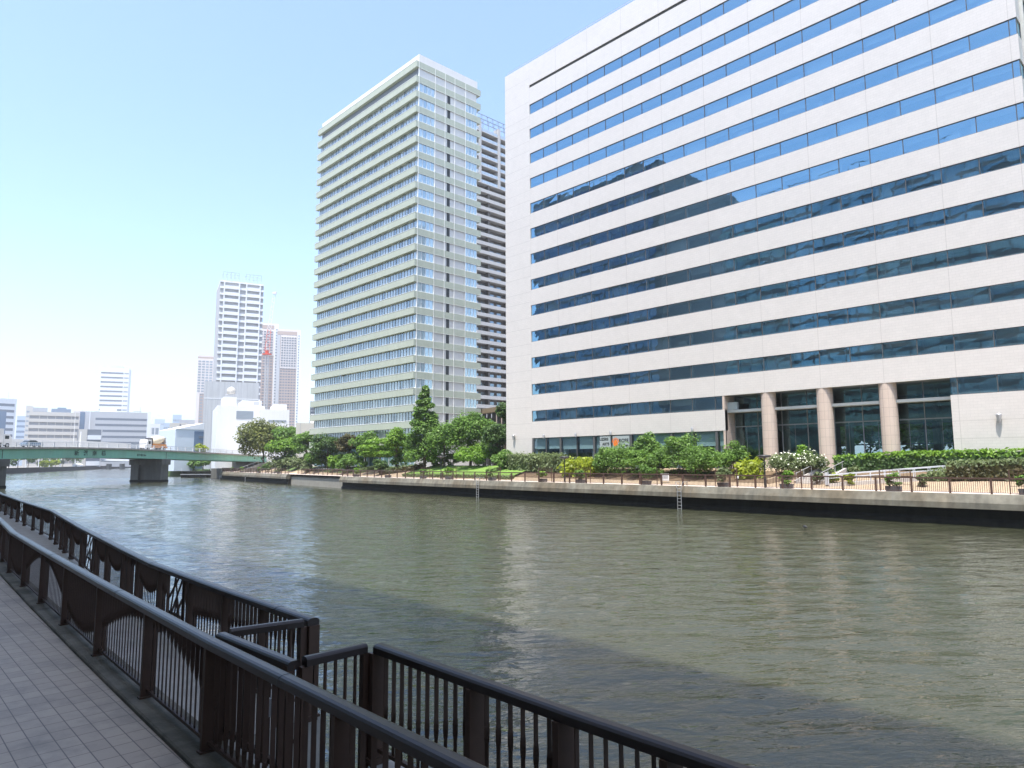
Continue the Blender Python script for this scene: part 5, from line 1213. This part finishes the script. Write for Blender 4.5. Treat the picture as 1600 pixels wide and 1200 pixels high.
for i, px in enumerate((66, 73, 80, 87)): far_tree(ords[i] + ' bright round shrub in the row below the bridge', px, 4.5, 719.5, 370 + 1.75*px, M_leafE, n=260, name='round_shrub', group='round shrubs on the far left bank')
far_tree('small yellow green tree at the right end of the bridge deck', 314, 9, 691, 225, M_leafE, 5.5, 400); far_tree('green tree in the shade under the right bridge end', 318, 12, 717, 256, M_leafA, 2.4, 600); far_tree('low dark tree just right of the bridge pier', 285, 12, 717, 274, M_leafB, 2.4, 600); far_tree('low green tree above the dark jetty', 303, 9, 719, 264, M_leafA, 2.4, 500)
# trees seen through the lobby, on the sunny side behind the office building
for i, (x, y) in enumerate(((-52,116),(-46,118),(-40,114),(-34,117),(-27,115))):
    o = thing('garden_tree', ords[i] + ' tree from the left seen through the glass lobby', 'tree', (x,y,3.9), 'trees behind the lobby'); P, Nn = crown_pts((x,y,8.0),(3.8,3.4,4.0),30,3200,'round',.45); link('crown', leaf_mesh('crown', P, Nn, .5, M_leafD if i % 2 else M_leafA), o); trunk_mesh((x,y,3.8),(x,y,7.5),.18,4,1.6).build('trunk', M_bark, o)
# ================================================================ street furniture on the far promenade
def lamp(px, ytop, s, label):
    X, Y, z = bank(px, s, 748); h = height_at(px, ytop, X, Y)
    o = thing('promenade_lamp', label, 'street lamp', (X,Y,z), 'disc lamps on the far promenade')
    m = MB(); m.tube((X,Y,z),(X,Y,z+.9),.11,.11,10); m.tube((X,Y,z+.9),(X,Y,h-.2),.065,.05,10); m.build('pole', M_black, o)
    m = MB(); m.lathe([(.05,h-.35),(.14,h-.22),(.62,h-.10),(.66,h-.02),(.5,h+.05),(.1,h+.1)], X, Y, 20); m.build('lamp_shade', M_black, o)
lamp(689, 713, 1.6, 'black disc lamp post in front of the lawn'); lamp(882.5, 714, 1.4, 'black disc lamp post in front of the yellow green hedge'); lamp(1195.5, 712, 1.3, 'black disc lamp post beside the white flowering shrub')
X, Y, z = bank(1152, 3.6, 750); o = thing('bollard_light', 'short grey bollard light on the promenade before the bushes', 'bollard', (X,Y,z))
m = MB(); m.lathe([(.10,z),(.10,z+.75)], X, Y, 12); m.build('post', M_black, o); m = MB(); m.lathe([(.13,z+.75),(.13,z+.95),(.03,z+1.03)], X, Y, 12); m.build('lamp_head', M_white, o)
X, Y, z = bank(1039, 4.6, 752); o = thing('notice_board', 'small low white notice board below the large bushes', 'sign', (X,Y,z))
m = MB(); m.cbox(X,Y,z+.65,1.1,.05,.75,0,0); m.build('board', M_white, o); m = MB(); m.cbox(X,Y-.03,z+.72,.8,.02,.42); m.build('grey_panel', M_fg, o); m = MB()
for d in (-.4,.4): m.box(X+d-.03,Y-.02,z,X+d+.03,Y+.02,z+.3)
m.build('leg', M_grey, o)
# planters with a plant and a tall brown trellis frame
where = {361:'nearest the bridge',377:'second from the bridge',404:'in front of the stairs',435:'left of the set-back quay',557:'right of the bicycles',606:'at the foot of the paved path',661:'at the left end of the lawn',701:'right of the lamp before the lawn',769:'under the airy lawn shrub',848:'left of the lamp before the yellow hedge',907:'below the yellow green hedge',1009:'below the orange flower sign bushes',1131:'left of the bollard light',1229:'right of the lamp by the white flowers',1396:'below the long dark hedge',1606:'cut by the right picture edge'}
M_planter = flat('slate_planter', (.13,.13,.14), .7, var=.1)
def planter(px, label, size):
    s = 1.1 if not (455 < px < 525) else 3.4
    X, Y, z = bank(px, s, 757); o = thing('planter', label, 'planter', (X,Y,z), 'planters along the quay railing')
    m = MB(); m.add([(X-.5,Y-.26,z),(X+.5,Y-.26,z),(X+.5,Y+.26,z),(X-.5,Y+.26,z),(X-.56,Y-.3,z+.42),(X+.56,Y-.3,z+.42),(X+.56,Y+.3,z+.42),(X-.56,Y+.3,z+.42)], [(0,3,2,1),(0,1,5,4),(1,2,6,5),(2,3,7,6),(3,0,4,7),(4,5,6,7)]); m.build('box', M_planter, o)
    P, Nn = crown_pts((X,Y,z+.95*size),(.8*size,.45,.6*size),14,int(460*size),'round',.42); link('plant', leaf_mesh('plant', P, Nn, .16, [M_leafF,M_leafA,M_leafD][px % 3]), o)
    if px > 650:
        m = MB()
        for d in (-1.15,1.15): m.box(X+d-.035,Y+.42,z,X+d+.035,Y+.49,z+1.75)
        for h in (.55,.9,1.2,1.5,1.72): m.box(X-1.15,Y+.44,z+h,X+1.15,Y+.46,z+h+.025)
        for k in range(1, 9): m.box(X-1.15+.256*k-.008,Y+.445,z+.5,X-1.15+.256*k+.008,Y+.46,z+1.74)
        m.build('trellis', M_farrail, o)
for px, wl in where.items(): planter(px, 'leafy planter by the quay railing, ' + wl, {1009:1.45,769:1.2,701:1.1,1131:1.2}.get(px, .85 + .25*((px*7) % 5)/5))
# bicycles parked in a row
def bicycle():
    o = thing('bicycle', 'dark bicycle', 'bicycle', (0,0,0), 'bicycles parked behind the set-back quay'); 
    for x in (-.52,.52):
        m = MB(); n = 18
        for k in range(n):
            a, b = 2*PI*k/n, 2*PI*(k+1)/n; m.tube((x+.33*math.cos(a),0,.34+.33*math.sin(a)),(x+.33*math.cos(b),0,.34+.33*math.sin(b)),.025,.025,5,0,False)
        for k in range(6): a = 2*PI*k/6; m.tube((x,0,.34),(x+.32*math.cos(a),0,.34+.32*math.sin(a)),.006,.006,4,0,False)
        m.build('wheel', M_tyre, o)
    m = MB()
    for p, q in (((-.52,0,.34),(-.15,0,.32)),((-.15,0,.32),(.30,0,.78)),((-.15,0,.32),(-.28,0,.80)),((-.28,0,.80),(.30,0,.80)),((-.52,0,.34),(-.28,0,.72)),((.30,0,.86),(.52,0,.34))): m.tube(p, q, .022, .022, 6)
    m.build('frame', M_black, o); m = MB(); m.cbox(-.32,0,.90,.26,.14,.07); m.build('saddle', M_black, o)
    m = MB(); m.tube((.24,-.27,1.0),(.24,.27,1.0),.018); m.tube((.30,0,.8),(.26,0,1.0),.018); m.build('handlebar', M_grey, o)
    m = MB(); m.box(.42,-.15,.72,.72,.15,.95); m.build('basket', M_grey, o); return o
b0 = bicycle(); n = 13
names = ['leftmost','second','third','fourth','fifth','sixth','seventh','eighth','ninth','tenth','eleventh','twelfth','rightmost']
for k in range(n):
    px = 487 + 46*k/(n-1); X, Y, z = bank(px, 5.3, 735); o = b0 if k == 0 else copy_tree(b0)
    place(o, (X,Y,z), R(78 + rng.uniform(-9,9)), f'dark bicycle in the parked row on the promenade, {names[k]} from the left' if k < 12 else 'dark bicycle at the right end of the parked row on the promenade')
# paved path through the lawn hedges
def ground_poly(name, pts, mat, dz):
    v = [(x, y, zg(x,y)+dz) for x, y in pts]; me = bpy.data.meshes.new(name); me.from_pydata(v, [], [tuple(range(len(v)))]); me.materials.append(mat); me.update()
    if me.polygons[0].normal.z < 0: me.flip_normals()
    return struct(link(name, me))
# steps up to the entrance with stone cheeks and rails, ramp with a pale rail
M_step = flat('pale_stone_steps', (.52,.48,.44), .8, var=.08)
A = bk(1262, 5.6); B = bk(1309, 11.2)
st = thing('entrance_steps', 'pale stone steps climbing to the entrance between white flowers and the dark hedge', 'stairs', (*A, zg(*A)))
ns = 10; m = MB(); zA, zB = zg(*A), zg(*B)+.25; an = math.atan2(B[1]-A[1], B[0]-A[0]); Ls = math.dist(A, B)
for k in range(ns):
    t = (k+.5)/ns; m.cbox(A[0]+(B[0]-A[0])*t, A[1]+(B[1]-A[1])*t, (zA-.2+zA+(zB-zA)*(k+1)/ns)/2, Ls/ns+.02, 2.6, (zB-zA)*(k+1)/ns+.2, 0, an)
m.build('flight', M_step, st)
nx, ny = -math.sin(an), math.cos(an)
for s_, nm in ((1.35,'cheek_wall'),(-1.35,'cheek_wall')):
    m = MB(); m.bar((A[0]+nx*s_,A[1]+ny*s_,zA+.05),(B[0]+nx*s_,B[1]+ny*s_,zB+.1),.22,.5); m.build(nm, M_step, st)
for s_ in (1.2,-1.2):
    m = MB(); m.tube((A[0]+nx*s_,A[1]+ny*s_,zA+1.0),(B[0]+nx*s_,B[1]+ny*s_,zB+1.0),.035)
    for k in range(5): t = k/4; x, y = A[0]+(B[0]-A[0])*t+nx*s_, A[1]+(B[1]-A[1])*t+ny*s_; m.tube((x,y,zA+(zB-zA)*t),(x,y,zA+(zB-zA)*t+1.0),.03)
    m.build('handrail', M_grey, st)
P0 = bk(1294, 5.4); P1 = bk(1500, 9.6)
rp = thing('ramp', 'long shallow ramp with a pale metal rail below the dark hedge', 'ramp', (*P0, zg(*P0))); z0, z1 = zg(*P0), zg(*P1)+.1
m = MB(); m.bar((*P0, z0-.1),(*P1, z1-.1),1.6,.5); m.build('ramp_slab', M_step, rp)
M_prail = flat('pale_metal_rail', (.66,.68,.72), .35, metal=.3)
dx, dy = P1[0]-P0[0], P1[1]-P0[1]; l_ = math.hypot(dx,dy); qx, qy = -dy/l_*.75, dx/l_*.75
for sgn in (1,-1):
    m = MB()
    for h in (.62,.92): m.bar((P0[0]+qx*sgn,P0[1]+qy*sgn,z0+h),(P1[0]+qx*sgn,P1[1]+qy*sgn,z1+h),.06,.11 if h > .8 else .06)
    for k in range(10): t = k/9; x, y = P0[0]+dx*t+qx*sgn, P0[1]+dy*t+qy*sgn; m.tube((x,y,z0+(z1-z0)*t),(x,y,z0+(z1-z0)*t+.95),.03)
    m.build('handrail', M_prail, rp)
x, y = P0; m = MB(); m.box(x-.14,y-.5,z0,x+.14,y-.22,z0+1.15); m.build('end_pillar', M_fg, rp)
# brick planted edge left of the steps
C = bk(1198, 5.3); E_ = bk(1284, 11.0); m = MB(); m.bar((*C, zg(*C)+.1),(*E_, zg(*E_)+.45),.5,.7); tag(m.build('edging_wall', M_tan), 'low tan edging wall climbing below the white flowers', 'wall')
# bird low over the water, wings half down
X, Y = on_z(1258, 829, 0)[:2]; bz = height_at(1258, 823, X, Y)
o = thing('bird', 'dark water bird with spread wings flying low over the canal', 'bird', (X,Y,bz)); 
m = MB(); m.lathe([(.02,-.42),(.06,-.3),(.10,-.1),(.11,.05),(.07,.2),(.04,.3),(.05,.38),(.03,.44),(.01,.52)], 0, 0, 12); b = m.build('body', M_black, o); b.rotation_euler = (PI/2,0,R(40)); b.location = (0,0,0)
M_bw = flat('bird_white_patch', (.6,.6,.58), .6)
for sgn in (-1,1):
    m = MB(); c_, s_ = math.cos(R(40)), math.sin(R(40))
    def W_(u, fwd, z): return (u*c_ - fwd*s_, u*s_ + fwd*c_, z)
    tp = [W_(sgn*.08,.12,.05), W_(sgn*.45,.16,.10), W_(sgn*.85,.02,-.28), W_(sgn*.72,-.14,-.22), W_(sgn*.40,-.12,.06), W_(sgn*.08,-.12,.05)]
    m.add(tp + [(x,y,z-.02) for x,y,z in tp], [(0,1,4,5),(1,2,3,4),(11,10,7,6),(10,9,8,7)] + [(k,6+k,6+(k+1)%6,(k+1)%6) for k in range(6)]); m.build('wing', M_black, o)
m = MB(); m.cbox(.02,-.02,.115,.14,.22,.03,0,R(40)); m.build('white_patch', M_bw, o)

# near bank buildings (behind the viewer): seen in the office windows, and their shade lies on the near promenade
backblock('long glass building on the near bank, mirrored in the right half of the office windows', -84, 24, -34, -4, 65, M_nbd, M_nbg, 4.0, 3.0)
backblock('dark taller tower on the near bank, mirrored in the left office windows', -152, -104, -50, -8, 87, M_nbd, panes('dark_near_panes', (.03,.04,.05), (.09,.11,.13), .25, (.5,.7,.9)), 3.6, 2.4, name='dark_tower')

# ================================================================ light
EL, AZs = R(73), R(160)                      # sun high over the near bank
sd = Vector((math.sin(AZs)*math.cos(EL), math.cos(AZs)*math.cos(EL), math.sin(EL)))
wd = bpy.data.worlds.new('World'); S.world = wd; wd.use_nodes = True; nt = wd.node_tree; nt.nodes.clear()
ow = nt.nodes.new('ShaderNodeOutputWorld'); bg = nt.nodes.new('ShaderNodeBackground'); sky = nt.nodes.new('ShaderNodeTexSky')
sky.sky_type = 'NISHITA'; sky.sun_disc = False; sky.sun_elevation = EL; sky.sun_rotation = AZs; sky.altitude = 0; sky.air_density = 1.0; sky.dust_density = 2.0; sky.ozone_density = .8
bg.inputs[1].default_value = .14; hs = nt.nodes.new('ShaderNodeMix'); hs.data_type = 'RGBA'; hs.blend_type = 'MULTIPLY'; hs.inputs[0].default_value = 1; hs.inputs[7].default_value = (.965,1.01,1.06,1); nt.links.new(sky.outputs[0], hs.inputs[6]); nt.links.new(hs.outputs[2], bg.inputs[0]); nt.links.new(bg.outputs[0], ow.inputs[0])
sl = bpy.data.lights.new('sun', 'SUN'); sl.energy = 3.3; sl.angle = R(.53); sl.color = (1.0,.955,.89)
so = bpy.data.objects.new('sun', sl); COL.objects.link(so); so.rotation_euler = sd.to_track_quat('Z','Y').to_euler()
# ================================================================ the summer air
m, nt2, N2, L2 = nodes('pale_air'); o2 = N2('ShaderNodeOutputMaterial'); pv = N2('ShaderNodeVolumePrincipled'); pv.inputs['Color'].default_value = (.93,.96,1,1); pv.inputs['Density'].default_value = .00024; pv.inputs['Anisotropy'].default_value = .25; L2(pv.outputs[0], o2.inputs['Volume'])
mb = MB(); mb.box(-9300,-9300,-4,9300,9300,190); struct(mb.build('haze', m), 'stuff')
# ================================================================ camera
cam = bpy.data.cameras.new('camera'); cam.sensor_width = 36; cam.lens = FPX*36/1600; cam.clip_start = .05; cam.clip_end = 20000
co = bpy.data.objects.new('camera', cam); COL.objects.link(co)
M3 = Matrix.Rotation(PSI, 3, 'Z') @ Matrix.Rotation(PI/2 + PITCH, 3, 'X') @ Matrix.Rotation(ROLL, 3, 'Z')
co.matrix_world = Matrix.Translation((0,0,CZ)) @ M3.to_4x4(); S.camera = co
S.render.resolution_x = 1024; S.render.resolution_y = 768
S.view_settings.view_transform = 'Standard'; S.view_settings.look = 'None'; S.view_settings.gamma = 1; S.view_settings.exposure = 1.36; S.view_settings.use_curve_mapping = False
S.cycles.max_bounces = 6; S.cycles.transparent_max_bounces = 12; S.cycles.diffuse_bounces = 3; S.cycles.glossy_bounces = 3; S.cycles.caustics_reflective = False; S.cycles.caustics_refractive = False
